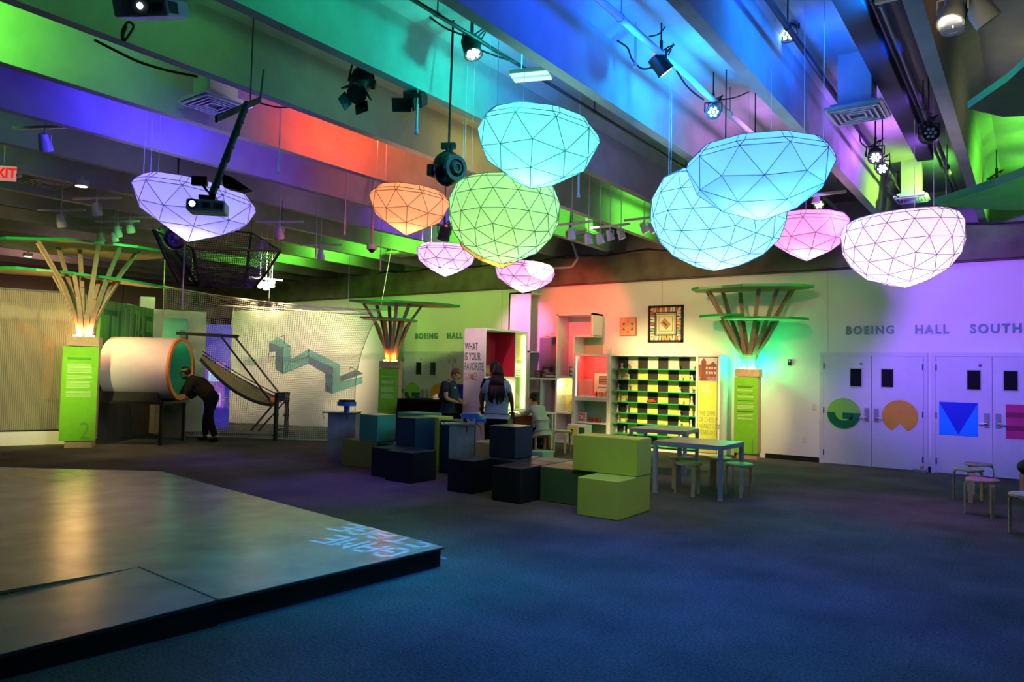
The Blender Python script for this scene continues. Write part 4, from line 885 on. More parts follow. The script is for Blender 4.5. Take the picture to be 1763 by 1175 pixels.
# green graphic wall
A, B_ = Vector((-15.45, 7.35, 0)), Vector((-17.15, 9.55, 0)); A = atz(163, 768, 0)*1.035; B_ = atz(270, 748, 0)*1.035; u = B_-A; L = u.length; rz = atan2(u.y, u.x)
def gwall():
    m = bpy.data.materials.new('green_graphic_lit_top'); m.use_nodes = True; nt = m.node_tree; b = nt.nodes['Principled BSDF']; b.inputs['Roughness'].default_value = .45
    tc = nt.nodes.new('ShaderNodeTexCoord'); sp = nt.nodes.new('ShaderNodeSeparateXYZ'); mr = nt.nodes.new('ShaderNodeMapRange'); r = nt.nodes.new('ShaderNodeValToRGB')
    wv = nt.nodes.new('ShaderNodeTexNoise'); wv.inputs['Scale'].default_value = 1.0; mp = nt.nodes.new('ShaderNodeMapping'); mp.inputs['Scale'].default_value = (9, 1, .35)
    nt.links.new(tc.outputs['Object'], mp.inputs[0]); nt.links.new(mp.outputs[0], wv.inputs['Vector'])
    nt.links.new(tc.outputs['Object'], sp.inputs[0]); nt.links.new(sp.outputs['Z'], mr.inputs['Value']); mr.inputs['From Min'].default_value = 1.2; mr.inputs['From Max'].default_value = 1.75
    r.color_ramp.elements[0].color = (.055,.045,.04,1); r.color_ramp.elements[1].color = (.08,.30,.05,1); nt.links.new(mr.outputs[0], r.inputs[0])  # lit green upper part and shaded brown lower part put into the colour
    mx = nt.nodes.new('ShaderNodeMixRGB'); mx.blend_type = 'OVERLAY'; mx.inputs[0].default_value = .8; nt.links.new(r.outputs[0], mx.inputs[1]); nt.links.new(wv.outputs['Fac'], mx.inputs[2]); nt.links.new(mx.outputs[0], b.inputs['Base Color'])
    return m
m_gw = gwall(); m_gt = mat('green_stripe_print', (.20,.45,.12), .5); m_gd = mat('dark_green_letter_print', (.02,.14,.04), .5)
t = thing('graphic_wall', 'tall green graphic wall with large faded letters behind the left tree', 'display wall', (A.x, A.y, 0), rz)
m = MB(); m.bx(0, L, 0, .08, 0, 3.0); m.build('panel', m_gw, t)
for s_, x, z, sz, mm in (('TUBE', .12, 1.92, 1.3, m_gd), ('?IS', 1.0, .15, .95, mat('faint_brown_print', (.09,.08,.07), .5))):
    text(s_, 'lettering', mm, (x, -.002, z), sz, FACE_MY, t, .001, .72)
m = MB()
for x in (1.0, 1.22, 1.5, 1.62): m.bx(x, x+.06, -.004, -.002, 2.0, 2.9)
m.build('stripe_print', m_gt, t)
m = MB(); m.bx(L*.45, L*.45+.4, .1, .4, 2.95, 3.03); m.build('top_ledge', m_wall, t)
q = B_+Vector((-.25, -.25, 0)); t = thing('projector_box', 'small cream box projector on top of the green graphic wall', 'projector', (q.x+.12, q.y-.02, 3.0), rz+.5)
m = MB(); m.bx(-.25, .2, -.12, .2, 0, .30); m.build('housing', m_white, t, bevel=.01); m = MB(); m.bx(-.2, .15, -.125, -.12, .04, .25); m.build('front_panel', m_ply, t)
# peep-in tube on its table
C0 = Vector((-14.86, 8.60, 1.58)); ax = Vector((.8, .6, 0)); rz = atan2(.6, .8)
t = thing('viewing_tube', 'huge white tube with orange rim and green inside lying on a black table', 'exhibit tube', (C0.x-.6, C0.y-.45, 0), rz)
T = Matrix.Translation((.75, 0, 1.58)) @ Matrix.Rotation(pi/2, 4, 'Y')
m = MB(); m.ring(.655, .60, -1.40, -.02, 64, M=T); smooth_by_angle(m.build('shell', mat('tube_cream_paint', (.72,.68,.66), .5, .35), t))
m = MB(); m.ring(.665, .575, -.02, .03, 64, M=T); smooth_by_angle(m.build('rim', mat('orange_rim_paint', (.75,.25,.07), .5), t))
m = MB(); m.ring(.598, .58, -1.36, -.02, 64, M=T); smooth_by_angle(m.build('inner_liner', mat('green_liner', (.05,.22,.12), .6), t))
m = MB(); m.cyl(T @ Vector((0, 0, -1.39)), T @ Vector((0, 0, -1.36)), .59, n=48); m.build('end_cap', mat('green_cap', (.04,.18,.10), .6), t)
m = MB(); m.bx(-1.05, .7, -.62, .62, .84, .90); m.build('table_top', m_dark, t)
m = MB(); m.prism([(-.9, -.5, .9), (-.9, -.3, .9), (-.9, -.42, 1.1)], (1.4, 0, 0)); m.prism([(-.9, .5, .9), (-.9, .3, .9), (-.9, .42, 1.1)], (1.4, 0, 0)); m.build('cradle', m_dark, t)
for x in (-1.0, .6):
    for y in (-.58, .52):
        m = MB(); m.bx(x, x+.06, y, y+.06, 0, .84); m.build('leg', m_dark, t)
lamp('POINT', (C0.x-.2, C0.y-.1, C0.z+.35), (.3,1,.55), 4, .05, name='tube_inner_light')
# mural wall
A = Vector((-19.3, 12.72, 0)); B_ = Vector((-15.9, 14.05, 0)); B_ = A+(B_-A)*1.42; u = B_-A; L = u.length; rz = atan2(u.y, u.x)
t = thing('mural_wall', 'freestanding cream wall with a folded ribbon mural behind the net', 'display wall', A, rz)
m = MB(); m.bx(0, L, 0, .15, 0, 3.3); m.build('panel', m_wall, t)
nv = Vector((u.y, -u.x, 0)).normalized()
def onw(px, py, off=.004):
    d = ray(px, py); P0 = A; k = (P0-CP).dot(nv)/d.dot(nv); g = CP+d*k
    return ((g-A).dot(u.normalized()), -off, g.z)
zx = lambda x, y: (240+x/3.916, 480+y/3.916)
m_t1 = mat('pale_teal_paint', (.16,.42,.40), .6); m_t2 = mat('slate_stripe_paint', (.10,.16,.24), .6)
def poly(mb, P, off=.004): mb.prism([onw(*zx(*p), off) for p in P], (0, -.002, 0))
m = MB()
for P in ([(875,425),(945,400),(1020,455),(972,462)], [(972,462),(1020,455),(1020,570),(965,642)], [(965,642),(1020,545),(1143,475),(1143,570)], [(1143,475),(1355,580),(1303,598),(1143,525)], [(1303,598),(1355,580),(1350,700),(1300,777)], [(1300,777),(1350,700),(1505,660),(1505,705)]): poly(m, P)
m.build('ribbon_face', m_t1, t)
m = MB()
for P in ([(875,428),(970,463),(965,642),(918,610),(918,490),(875,498)], [(1143,525),(1303,598),(1300,777),(1255,760),(1255,640),(1143,575)], [(1352,660),(1460,615),(1510,640),(1352,698)]): poly(m, P, .007)
m.build('ribbon_shade_face', m_t2, t)
def outline(pts, mb):
    q = [Vector(onw(*zx(*p), .010)) for p in pts]
    for a, b_ in zip(q[:-1], q[1:]): mb.bar(a, b_, .012, .012)
m = MB(); outline([(875,498),(868,530),(915,525)], m); outline([(920,400),(980,385),(980,440)], m); outline([(1020,560),(1040,560),(1143,525)], m); outline([(1020,455),(972,462),(965,642)], m); outline([(1303,598),(1300,777)], m); outline([(1143,475),(1143,525)], m); outline([(1415,620),(1425,595),(1480,630)], m); outline([(965,642),(1143,570)], m); m.build('pencil_outline', m_dk2, t)
m = MB(); rnd = random.Random(4)
for k in range(6):
    a, b_ = Vector(onw(*zx(700+rnd.random()*8, 530+k*9))), Vector(onw(*zx(770+rnd.random()*40, 534+k*9))); m.bar(a, b_, .006, .016)
m.build('print_lines', mat('pale_blue_print', (.3,.5,.5), .6), t)
# panels behind the net at left
def panel(px0, px1, d, z0, z1, name, mm, lb, th=.06):
    a, b_ = atd(px0, 620, d), atd(px1, 620, d+.15); uu = b_-a; t = thing(name, lb, 'display panel', (a.x, a.y, z0), atan2(uu.y, uu.x)); uu.z = 0
    m = MB(); m.bx(0, uu.length, 0, th, 0, z1-z0); m.build('panel', mm, t); return t, uu.length
t, L = panel(279, 320, 16.6, 1.25, 2.72, 'teal_panel', mat('teal_panel_print', (.07,.42,.30), .6, noise=.15, nscale=3), 'teal panel with a large numeral one behind the net')
text('1', 'number_print', mat('deep_teal_print', (.02,.22,.22), .5), (.1, -.002, .3), 1.35, FACE_MY, t, .001, .9)
m = MB(); m.bx(0, L, .01, .05, -1.25, 0); m.build('lower_panel', mat('drab_lower_panel', (.16,.14,.12), .7), t)
t, L = panel(321, 353, 18.5, .3, 2.75, 'lime_panel', mat('lime_panel_print', (.42,.62,.14), .6), 'yellow green panel right of the teal numeral panel')
t, L = panel(349, 397, 19.2, 0, 2.75, 'blue_panel', mat('blue_glow_panel', (.05,.05,.30), .6, emit=(.05,.04,.9), es=.35), 'blue lit panel with a bright screen behind the sloping ramp')  # blue light put in as a weak glow of the panel itself
m = MB(); m.bx(.08, L-.12, -.04, -.01, .55, 1.75); m.build('screen_frame', mat('violet_glow_frame', (.25,.12,.45), .5, emit=(.35,.12,.8), es=.5), t)  # violet light likewise put into the frame as a weak glow
m = MB(); m.bx(.16, L-.2, -.05, -.04, 1.25, 1.62); m.build('screen', glow('screen_blue', (.35,.6,1), 1.1), t)
m = MB(); m.bx(.12, L-.2, -.05, -.04, .6, .95); m.build('lower_screen', glow('screen_violet', (.55,.3,1), .9), t)
text('THAT ZONE', 'lettering', glow('screen_print', (.8,1,1), 2), (.18, -.052, 1.42), .13, FACE_MY, t, .001, .8)
# ball ramp exhibit
d0 = 16.6
def P(px, py, d=d0): return atd(px, py, d)
org = P(496, 742, 17.0); t = thing('ball_ramp', 'black framed rope hung ball ramp behind the net', 'exhibit', (org.x, org.y, 0))
m_rope = mat('dark_rope', (.02,.02,.02), .7); m_lth = mat('ramp_canvas', (.30,.24,.12), .7)
m = MB(); m.bar(P(303, 574, 16.4), P(410, 580, 17), .07, .07); m.bar(P(303, 574, 17.2), P(412, 579, 17.8), .05, .05); m.bar(P(322, 576, 16.4), P(322, 594, 16.4), .03, .03); m.build('upper_beam', m_rope, t)
m = MB(); m.tube([P(381, 580), P(465, 690)], .022); m.tube([P(404, 580, 17.2), P(486, 684, 17.2)], .022); m.build('support_rope', m_rope, t)
def curve2(a, b_, sag, n=14): return [a+(b_-a)*(i/n)+Vector((0, 0, -sag*4*(i/n)*(1-i/n))) for i in range(n+1)]
l1 = curve2(P(345, 618, 16.0), P(468, 698, 16.6), .22); l2 = curve2(P(349, 612, 17.0), P(486, 690, 17.3), .05)
m = MB()
for i in range(len(l1)-1):
    vs = [m.b.verts.new(p) for p in (l1[i], l1[i+1], l2[i+1], l2[i])]; m.b.faces.new(vs)
    vs = [m.b.verts.new(p-Vector((0, 0, .03))) for p in (l1[i], l1[i+1], l2[i+1], l2[i])]; m.b.faces.new(vs[::-1])
m.build('ramp_bed', m_lth, t)
m = MB(); m.tube(l1, .035); m.tube(l2, .028); m.tube([p+Vector((0, 0, .09)) for p in l2], .014); m.build('ramp_rail', m_rope, t)
m = MB(); c = (l1[-1]+l2[-1])/2-Vector((.12, 0, -.05))
m.sph(c, .12, 14, sc=(1.6, 1, .5)); m.build('orange_catcher', mat('orange_glow_canvas', (.95,.18,.05), .6, emit=(1,.15,.05), es=.25), t)  # weak glow put into the canvas, which holds no lamp
m = MB(); a, b_ = P(474, 745, 16.7), P(494, 745, 17.1)
for px, d in ((476, 16.6), (494, 17.0)):
    g = P(px, 700, d); m.bx(g.x-.035, g.x+.035, g.y-.035, g.y+.035, 0, g.z+.15)
g1, g2 = P(476, 684, 16.6), P(496, 683, 17.0); m.bar(g1, g2, .10, .2); m.bar(g1+Vector((0, 0, -.75)), g2+Vector((0, 0, -.75)), .03, .03); m.bar(P(476, 690, 16.6), P(432, 742, 16.2), .05, .03); m.bar(P(492, 690, 17), P(445, 742, 16.7), .05, .03); m.build('stand', m_rope, t)
m = MB()
for px in (475, 493): 
    c = P(px, 716, 16.9); m.tube([c+Vector((-.09, 0, .03)), c+Vector((-.05, 0, -.03)), c+Vector((.05, 0, -.03)), c+Vector((.09, 0, .03))], .02); m.tube([c+Vector((0, 0, .3)), c], .01)
m.build('counterweight', m_dark, t); settle(t)
a, b_, c, d_ = atz(308, 737, 0), atz(310, 747, 0), atz(478, 750, 0), atz(498, 743, 0)
m = MB(); m.prism([a, b_, c, d_, atz(440, 738, 0)], (0, 0, .025)); tag(m.build('floor_mat', m_dk2), 'dark floor mat under the ball ramp behind the net', 'mat')
# nets
m_net = mat('pale_net_cord', (.62,.64,.5), .7); m_netd = mat('black_net_cord', (.012,.012,.012), .7); m_rp = mat('pale_rope', (.55,.6,.42), .6)
def grid_net(mb, A, B_, C_, D_, nu, nv_, r, sag=0, bow=0):
    """A top-left, B top-right, C bottom-right, D bottom-left"""
    def pt(u, v):
        p = (A*(1-u)+B_*u)*(1-v)+(D_*(1-u)+C_*u)*v
        p = p+Vector((0, 0, -sag*4*u*(1-u)*(1-v))); e = bow*4*v*(1-v)*u**6
        return p-(B_-A).normalized()*e+Vector((0, .03*sin(9*u+5*v), 0))
    K = 10
    for i in range(nu+1):
        q = [pt(i/nu, k/K) for k in range(K+1)]
        for a_, b2 in zip(q[:-1], q[1:]): mb.cyl(a_, b2, r, n=3, caps=False)
    for j in range(nv_+1):
        q = [pt(k/K, j/nv_) for k in range(K+1)]
        for a_, b2 in zip(q[:-1], q[1:]): mb.cyl(a_, b2, r, n=3, caps=False)
    return pt
bl, brt = atz(268, 750, 0), atz(563, 760, 0); dirn = (brt-bl).normalized(); brt = bl+dirn*5.0
def onnet(px, py):
    n_ = Vector((dirn.y, -dirn.x, 0)); d = ray(px, py); k = (bl-CP).dot(n_)/d.dot(n_); return CP+d*k
tl, tr = onnet(282, 493), onnet(655, 534); brp = onnet(618, 720); brt2 = Vector((brp.x, brp.y, .02))
t = thing('safety_net', 'large pale square mesh net stretched across the ball ramp area', 'net', (bl.x, bl.y, 0))
m = MB(); pt = grid_net(m, tl, tr, brt2, Vector((bl.x, bl.y, .02)), 96, 72, .0045, .10, .28); m.build('mesh', m_net, t)
m = MB(); m.tube([pt(k/30, 0) for k in range(31)], .014); m.tube([pt(k/30, 0)+Vector((0, 0, -.04+.03*sin(k*1.3))) for k in range(31)], .007); m.tube([pt(0, k/10) for k in range(11)], .014); m.tube([pt(1, k/20) for k in range(21)], .010); m.tube([pt(k/20, 1) for k in range(21)], .014); m.build('edge_rope', m_rp, t)
m = MB(); m.cyl(tr, Vector((tr.x-.3, tr.y+.6, 4.6)), .006, n=5); m.cyl(tl, Vector((tl.x, tl.y, 4.6)), .005, n=5); m.cyl(pt(.5, 0), pt(.5, 0)+Vector((0, 0, 1.2)), .005, n=5); m.cyl(pt(.85, 0), pt(.85, 0)+Vector((0, 0, 1.2)), .005, n=5); m.build('guy_wire', m_wire, t)
settle(t)
# rear top rope of the ramp enclosure
m = MB(); m.tube([atd(x, y, 18.2) for x, y in ((375, 526), (470, 531), (600, 541), (640, 541))], .015)
m.tube([atd(x, y, 17.6) for x, y in ((403, 530), (398, 560), (401, 575))], .008); tag(m.build('rear_rope', m_rp), 'pale rear rope line above the mural wall', 'rope')
# black hanging net funnel
zc = lambda x, y, d: atd(260+x/7.346, 390+y/7.346, d)
t = thing('black_net_funnel', 'black net funnel hanging over the net enclosure below the purple lantern', 'net', zc(900, 300, 13.2))
k8 = [zc(25, 45, 12.6), zc(160, 0, 14.2), zc(1270, 80, 14.0), zc(1640, 310, 13.0), zc(530, 280, 12.0)]; k9 = [zc(360, 740, 12.9), zc(500, 740, 13.8), zc(1180, 765, 13.8), zc(1300, 780, 13.0), zc(620, 760, 12.4)]
m = MB()
for i in (0, 1, 2, 3, 4):
    j = (i+1) % 5; grid_net(m, k8[i], k8[j], k9[j], k9[i], 34 if i != 2 else 16, 26, .005)
m.build('mesh', m_netd, t); m = MB()
for i in range(5): j = (i+1) % 5; m.tube([k8[i], k8[j]], .016); m.tube([k8[i], (k8[i]+k9[i])/2-Vector((0, 0, .04)), k9[i]], .022)
for i in range(5): m.cyl(k8[i], Vector((k8[i].x, k8[i].y, 4.65)), .005, n=4)
m.build('edge_band', m_dark, t); settle(t)
m = MB(); g = atd(316, 470, 12.2); m.cyl(g, Vector((g.x, g.y, 5.35)), .012); m.cyl(g-Vector((0, 0, .6)), g, .012); tag(m.build('hanging_pole', m_grey), 'slim pale pole hanging in front of the black net funnel', 'pole')
#PART6
# ================================================================== game shelves
m_lit = mat('lit_yellow_back', (.80,.72,.16), .5); m_crm = mat('cream_square', (.80,.72,.55), .5); m_blk = mat('black_square', (.015,.014,.012), .5); m_grs = mat('green_glass_shelf', (.02,.42,.12), .25, .5)
m_pink = mat('coral_pink_panel', (.80,.12,.10), .5); m_crim = mat('crimson_panel', (.42,.008,.035), .5); m_lime = mat('leaf_green_panel', (.22,.48,.05), .5); m_crm2 = mat('cream_print_panel', (.80,.68,.40), .5)
m_acr = mat('clear_acrylic', (.8,.75,.5), .1, .5, alpha=.18); m_greyp = mat('grey_print', (.12,.12,.13), .5)
m_print = mat('white_sign_print', (.9,.75,.7), .5)
FY = 15.0
def case(name, lb, x0, x1, z0, z1, y0=FY, y1=15.485, th=.045, back=None, cat='shelf unit', sides=True):
    t = thing(name, lb, cat, (x0, y0, z0)); X, Y, Z = x1-x0, y1-y0, z1-z0
    m = MB(); m.bx(0, th, 0, Y, 0, Z); m.bx(X-th, X, 0, Y, 0, Z); m.bx(th, X-th, 0, Y, Z-th, Z); m.bx(th, X-th, 0, Y, 0, th); m.build('carcass', m_white, t, bevel=.002)
    if back: m = MB(); m.bx(th, X-th, Y-.02, Y-.002, th, Z-th); m.build('back_panel', back, t)
    return t
# chess wall
x0, x1 = -7.97, -5.36
t = case('chess_shelf', 'big white case with a checkered black and yellow back and green shelves', x0, x1, 0, 2.13, back=m_white)
cx0, cx1, cz0, cz1 = .09, 2.07, .10, 2.07; nx = 8; cw = (cx1-cx0)/nx
zs = [.10, .335, .57, .80, 1.045, 1.30, 1.56, 1.80, 2.07]
ms = {k: MB() for k in 'blc'}
for i in range(8):
    for j in range(8):
        k = 'b' if (i+j) % 2 == 1 else ('c' if j == 7 else 'l')
        ms[k].bx(cx0+i*cw, cx0+(i+1)*cw, .30, .305, zs[j], zs[j+1])
ms['b'].build('black_squares', m_blk, t); ms['l'].build('yellow_squares', m_lit, t); ms['c'].build('cream_squares', m_crm, t)
m = MB(); m.bx(cx0, cx1, .305, .32, .05, 2.08); m.build('checker_board', m_white, t)
for j in range(0, 8):
    m = MB(); m.bx(cx0-.02, cx1+.01, .03, .30, zs[j]-.012, zs[j]+.006); m.build('shelf_board', m_grs, t)
m = MB(); m.bx(2.085, 2.13, .0, .3, 0, 2.1); m.build('divider', m_white, t)
# side panel with picture and print
m = MB(); m.bx(2.14, 2.55, -.006, .04, .06, 1.56); m.build('lime_panel', mat('yellow_green_panel', (.55,.62,.08), .5), t)
m = MB(); m.bx(2.14, 2.55, -.006, .04, 1.56, 2.07); pic = m.build('photo_panel', mat('photo_sky', (.55,.50,.55), .5), t)
m = MB(); m.bx(2.15, 2.54, -.009, -.006, 1.66, 1.92); m.prism([(2.38, -.009, 1.92), (2.54, -.009, 1.92), (2.46, -.009, 1.98)], (0, .003, 0)); m.build('brick_building', mat('brick_red_print', (.22,.05,.03), .6, noise=.3, nscale=30), pic)
m = MB()
for i in range(4): m.bx(2.31+i*.058, 2.345+i*.058, -.011, -.009, 1.82, 1.87); m.bx(2.31+i*.058, 2.345+i*.058, -.011, -.009, 1.72, 1.77)
m.build('window_print', mat('pale_window_print', (.6,.55,.55), .5), pic)
m = MB(); m.bx(2.15, 2.54, -.01, -.006, 1.57, 1.66); m.build('pavement_print', mat('pavement_print', (.30,.18,.18), .6, noise=.3, nscale=20), pic)
m = MB(); m.lathe([(.075, 0), (.08, .04), (.05, .09), (.03, .14), (.035, .30), (.055, .33), (.05, .35), (.06, .40), (.03, .44), (.012, .47)], (2.26, -.012, 1.58), 14, M=Matrix.Diagonal((1, .06, 1, 1))); m.build('chess_king_print', mat('mahogany_print', (.16,.03,.02), .5), pic)
for i, s in enumerate(('WORLD’S', 'LARGEST', 'CHESS PIECE')): text(s, 'caption_print', m_signw, (2.20, -.008, 1.46-.06*i), .055, FACE_MY, t, .001, .8)
for i, s in enumerate(('THE GAME', 'OF CHESS IS', 'NEARLY 1,500', 'YEARS OLD.')): text(s, 'chess_fact_lettering', mat('grey_green_lettering', (.22,.27,.10), .5), (2.165, -.008, .84-.135*i), .145, FACE_MY, t, .001, .52)
# chess pieces
m_pw = mat('ivory_piece', (.75,.66,.52), .4); m_pg = mat('steel_grey_piece', (.30,.30,.30), .35, .5, metal=.3)
prof = dict(pawn=[(.042, 0), (.045, .02), (.03, .035), (.016, .07), (.022, .085), (.014, .09), (.028, .11), (.026, .135), (.008, .148)],
 rook=[(.048, 0), (.05, .025), (.033, .045), (.026, .11), (.042, .125), (.042, .16), (.028, .16)],
 bishop=[(.046, 0), (.048, .02), (.03, .04), (.017, .10), (.030, .12), (.016, .13), (.028, .155), (.018, .185), (.007, .20)],
 queen=[(.05, 0), (.052, .025), (.034, .05), (.018, .13), (.036, .15), (.020, .16), (.036, .20), (.018, .205), (.010, .222)],
 king=[(.052, 0), (.054, .025), (.035, .05), (.02, .14), (.040, .16), (.022, .17), (.036, .215), (.012, .225), (.010, .25)])
protos = {}
def piece(kind, col, gx, j, lb, s=1):
    key = kind+str(col); mm = (m_pw, m_pg)[col]; gz = zs[j]+.006; loc = Vector((x0+gx, FY+.17, gz))
    if kind == 'knight':
        if key not in protos:
            m = MB(); m.lathe([(.048, 0), (.05, .025), (.034, .04), (.03, .05)], n=16)
            m.prism([(-.03, -.016, .045), (.035, -.016, .045), (.03, -.016, .10), (.015, -.016, .15), (-.005, -.016, .175), (-.02, -.016, .155), (-.045, -.016, .125), (-.04, -.016, .105), (-.01, -.016, .11), (-.03, -.016, .07)], (0, .032, 0)); protos[key] = m.b.copy()
            m.b.free()
    if key not in protos:
        m = MB(); m.lathe(prof[kind], n=16); protos[key] = m.b.copy(); m.b.free()
    m = MB(); m.b = protos[key].copy(); o = m.build('chess_'+kind, mm); smooth_by_angle(o, 50); o.location = loc; o.scale = (s, s, s); return tag(o, lb, 'chess piece', 'chess pieces on the green shelves')
L_ = [('rook','g',.24,7),('pawn','g',.42,7),('rook','g',.20,6),('pawn','w',.42,6),('bishop','g',.16,5),('bishop','g',.43,5),('queen','g',.18,4),('pawn','g',.36,4),('king','g',.15,3),('queen','g',.40,3),('bishop','g',.18,2),('pawn','g',.36,2),
     ('rook','g',.13,1),('bishop','g',.33,1),('pawn','w',1.62,7),('knight','w',1.95,7),('pawn','w',1.68,6),('knight','w',1.93,6),('pawn','w',1.66,5),('rook','w',1.92,5),('pawn','w',1.70,4),('king','w',1.93,4),('pawn','w',1.66,3),('queen','w',1.92,3),('pawn','w',1.66,2),('bishop','w',1.92,2),('pawn','w',1.70,1),('pawn','w',1.69,0)]
ordn = ['lowest', 'second lowest', 'third from the bottom', 'fourth from the bottom', 'fourth from the top', 'third from the top', 'second highest', 'top']
for kd, c, gx, j in L_:
    side = 'far left end' if gx < .28 else 'left part' if gx < .6 else 'right part' if gx < 1.8 else 'far right end'
    piece(kd, 1 if c == 'g' else 0, gx, j, '%s %s at the %s of the %s green shelf' % ('grey' if c == 'g' else 'ivory', kd, side, ordn[j]), .76)
t = thing('red_toy_car', 'small red car like toy at the middle of the green shelves', 'toy', (x0+1.0, FY+.15, zs[4]+.006))
m = MB(); m.bx(-.11, .11, -.04, .04, .012, .05); m.bx(-.06, .06, -.035, .035, .05, .075); m.build('body', mat('red_lacquer', (.6,.05,.03), .35), t, bevel=.008)
m = MB()
for x in (-.07, .07): m.cyl((x, -.045, .018), (x, .045, .018), .018, n=12)
m.build('wheel', m_dark, t)
for px, lb in ((1050, 'small white card standing on the shelf top, left of the pair under the pictures'), (1102, 'small white card standing on the shelf top below the framed game board')):
    q = aty(px, 608, 15.1); m = MB(); m.bx(-.07, .07, -.01, .01, 0, .135); o = m.build('label_card', m_white); o.location = (q.x, q.y, 2.131); tag(o, lb, 'label card')
# pink display unit left of the chess case
t = case('clue_display', 'white case with coral pink lit interior and a cream game plan panel', -8.90, -7.975, 1.08, 2.13, back=m_pink)
m = MB(); m.bx(.05, .07, .03, .47, .05, 1.0); m.build('side_lining', m_pink, t)
m = MB(); m.bx(.30, .88, .455, .475, .14, .60); m.build('plan_panel', m_crm2, t)
m_pl = mat('brown_plan_print', (.10,.055,.02), .6); m_pl2 = mat('tan_plan_print', (.45,.25,.10), .6)
m = MB(); m.bx(.42, .66, .45, .455, .34, .54); m.bx(.66, .86, .45, .455, .40, .50); m.build('plan_print', m_pl, t)
m = MB()
for i in range(4):
    for j in range(3): m.bx(.43+i*.057, .475+i*.057, .445, .45, .35+j*.062, .395+j*.062)
for i in range(3): m.bx(.68+i*.06, .72+i*.06, .445, .45, .42, .48)
m.build('plan_rooms', m_pl2, t)
m = MB()
for i in range(9): m.bx(.40+i*.05, .43+i*.05, .448, .455, .26, .28)
for i in range(5): m.bx(.45+i*.08, .48+i*.08, .448, .455, .20, .215)
m.build('plan_caption', m_pl, t)
m = MB(); rnd = random.Random(2)
for k in range(6): m.bx(.42, .42+.40+.06*rnd.random(), .47, .478, .90-.045*k, .922-.045*k)
m.build('panel_lettering', m_print, t)
m = MB(); m.bx(.055, .062, .01, .02, .06, 1.0); m.build('led_strip', glow('warm_led_strip', (1,.7,.5), 9), t); lamp('AREA', (-8.44, 15.06, 2.07), (1,.55,.45), 5, .8, (-8.44, 15.4, 1.2), sy=.05, name='case_light')
for gx, lb, mm, hh, ww in ((.20, 'small white tray at the left inside the pink case', m_white, .03, .14), (.50, 'thin brown gadget before the plan panel', m_pl, .13, .03), (.62, 'copper cup shaped piece before the plan panel', m_pl2, .12, .10), (.80, 'copper square tin at the right inside the pink case', m_pl2, .14, .12)):
    m = MB(); 
    if ww == .10: m.lathe([(.05, 0), (.055, .12), (.045, .12), (.04, .02)], n=16)
    else: m.bx(-ww/2, ww/2, -ww*.4, ww*.4, 0, hh)
    o = m.build('display_item', mm, bevel=0 if ww == .10 else .004); o.location = (-8.90+gx, 15.2, 1.126); tag(o, lb, 'game piece')
m = MB(); m.bx(0, .28, 0, .18, 0, .42); o = m.build('acrylic_cover', m_acr); o.location = (-8.80, 15.05, 1.127); tag(o, 'clear acrylic cover at the left inside the pink case', 'acrylic cover')
# niche under it
t = case('low_niche', 'white open niche with pale green back under the pink case', -8.90, -7.975, .0, 1.075, back=mat('mint_back', (.30,.55,.32), .6))
m = MB(); m.bx(.05, .88, .02, .45, .50, .53); m.build('shelf_board', m_white, t)
t = thing('picture_box', 'small box with red and white picture squares in the niche', 'game box', (-8.82, 15.1, .531)); m = MB(); m.bx(0, .20, 0, .05, 0, .21); m.build('box', m_white, t)
m = MB(); 
for i in range(3):
    for j in range(3): 
        if (i*j) != 1: m.bx(.015+i*.06, .065+i*.06, -.003, 0, .015+j*.065, .07+j*.065)
m.build('picture_print', mat('red_picture_print', (.6,.05,.06), .5), t)
m_rjar = mat('red_tin', (.42,.05,.03), .4)
for k in range(3): m = MB(); m.cyl((0, 0, 0), (0, 0, .10), .05, n=16); o = smooth_by_angle(m.build('red_tin', m_rjar)); o.location = (-8.54+.11*k, 15.2, .531); tag(o, ('left', 'middle', 'right')[k]+' red tin of the row in the niche', 'tin', 'red tins in the niche')
t = thing('lit_glass_box', 'small yellow lit glass box on the floor of the niche', 'display box', (-8.88, 14.72, .0)); m = MB(); m.bx(0, .5, 0, .25, 0, .48); m.build('white_plinth', m_white, t, bevel=.004)
m = MB(); m.bx(.02, .27, -.004, -.001, .20, .44); m.build('lit_front', m_lit, t); m = MB(); m.bx(.30, .45, -.006, -.001, .22, .42); m.box((.1, -.01, .30), (.06, .01, .14), M=Matrix.Rotation(.3, 4, 'Y')); m.build('green_figure', m_signd, t)
# zig-zag shelving
def frame(mb, x0, x1, z0, z1, y0=FY, y1=15.485, th=.04):
    mb.bx(x0, x0+th, y0, y1, z0, z1); mb.bx(x1-th, x1, y0, y1, z0, z1); mb.bx(x0, x1, y0, y1, z1-th, z1); mb.bx(x0, x1, y0, y1, z0, z0+th)
t = thing('zigzag_shelf', 'tall white zigzag shelf whose box overhangs at the top right', 'shelf unit', (-9.4, FY, 0))
m = MB(); y0, y1 = FY, 15.485; th = .045
m.bx(-9.42, -9.375, y0, y1, 0, 3.10); m.bx(-9.42, -8.42, y0, y1, 3.055, 3.10); m.bx(-8.465, -8.42, y0, y1, 2.56, 3.10); m.bx(-8.93, -8.42, y0, y1, 2.535, 2.575); m.bx(-8.95, -8.905, y0, y1, 2.13, 2.575); m.bx(-9.375, -8.9, y0, y1, 1.55, 1.59); m.bx(-8.95, -8.905, y0, y1, 0, 2.13); m.bx(-9.375, -8.905, y0, y1, 0, .045); m.bx(-9.375, -8.905, y0, y1, .70, .74)
m.build('carcass', m_white, t)
m = MB(); m.bx(-8.9, -8.42, 15.47, 15.49, 2.14, 2.54); m.build('green_back', mat('soft_green_back', (.32,.5,.24), .6), t)
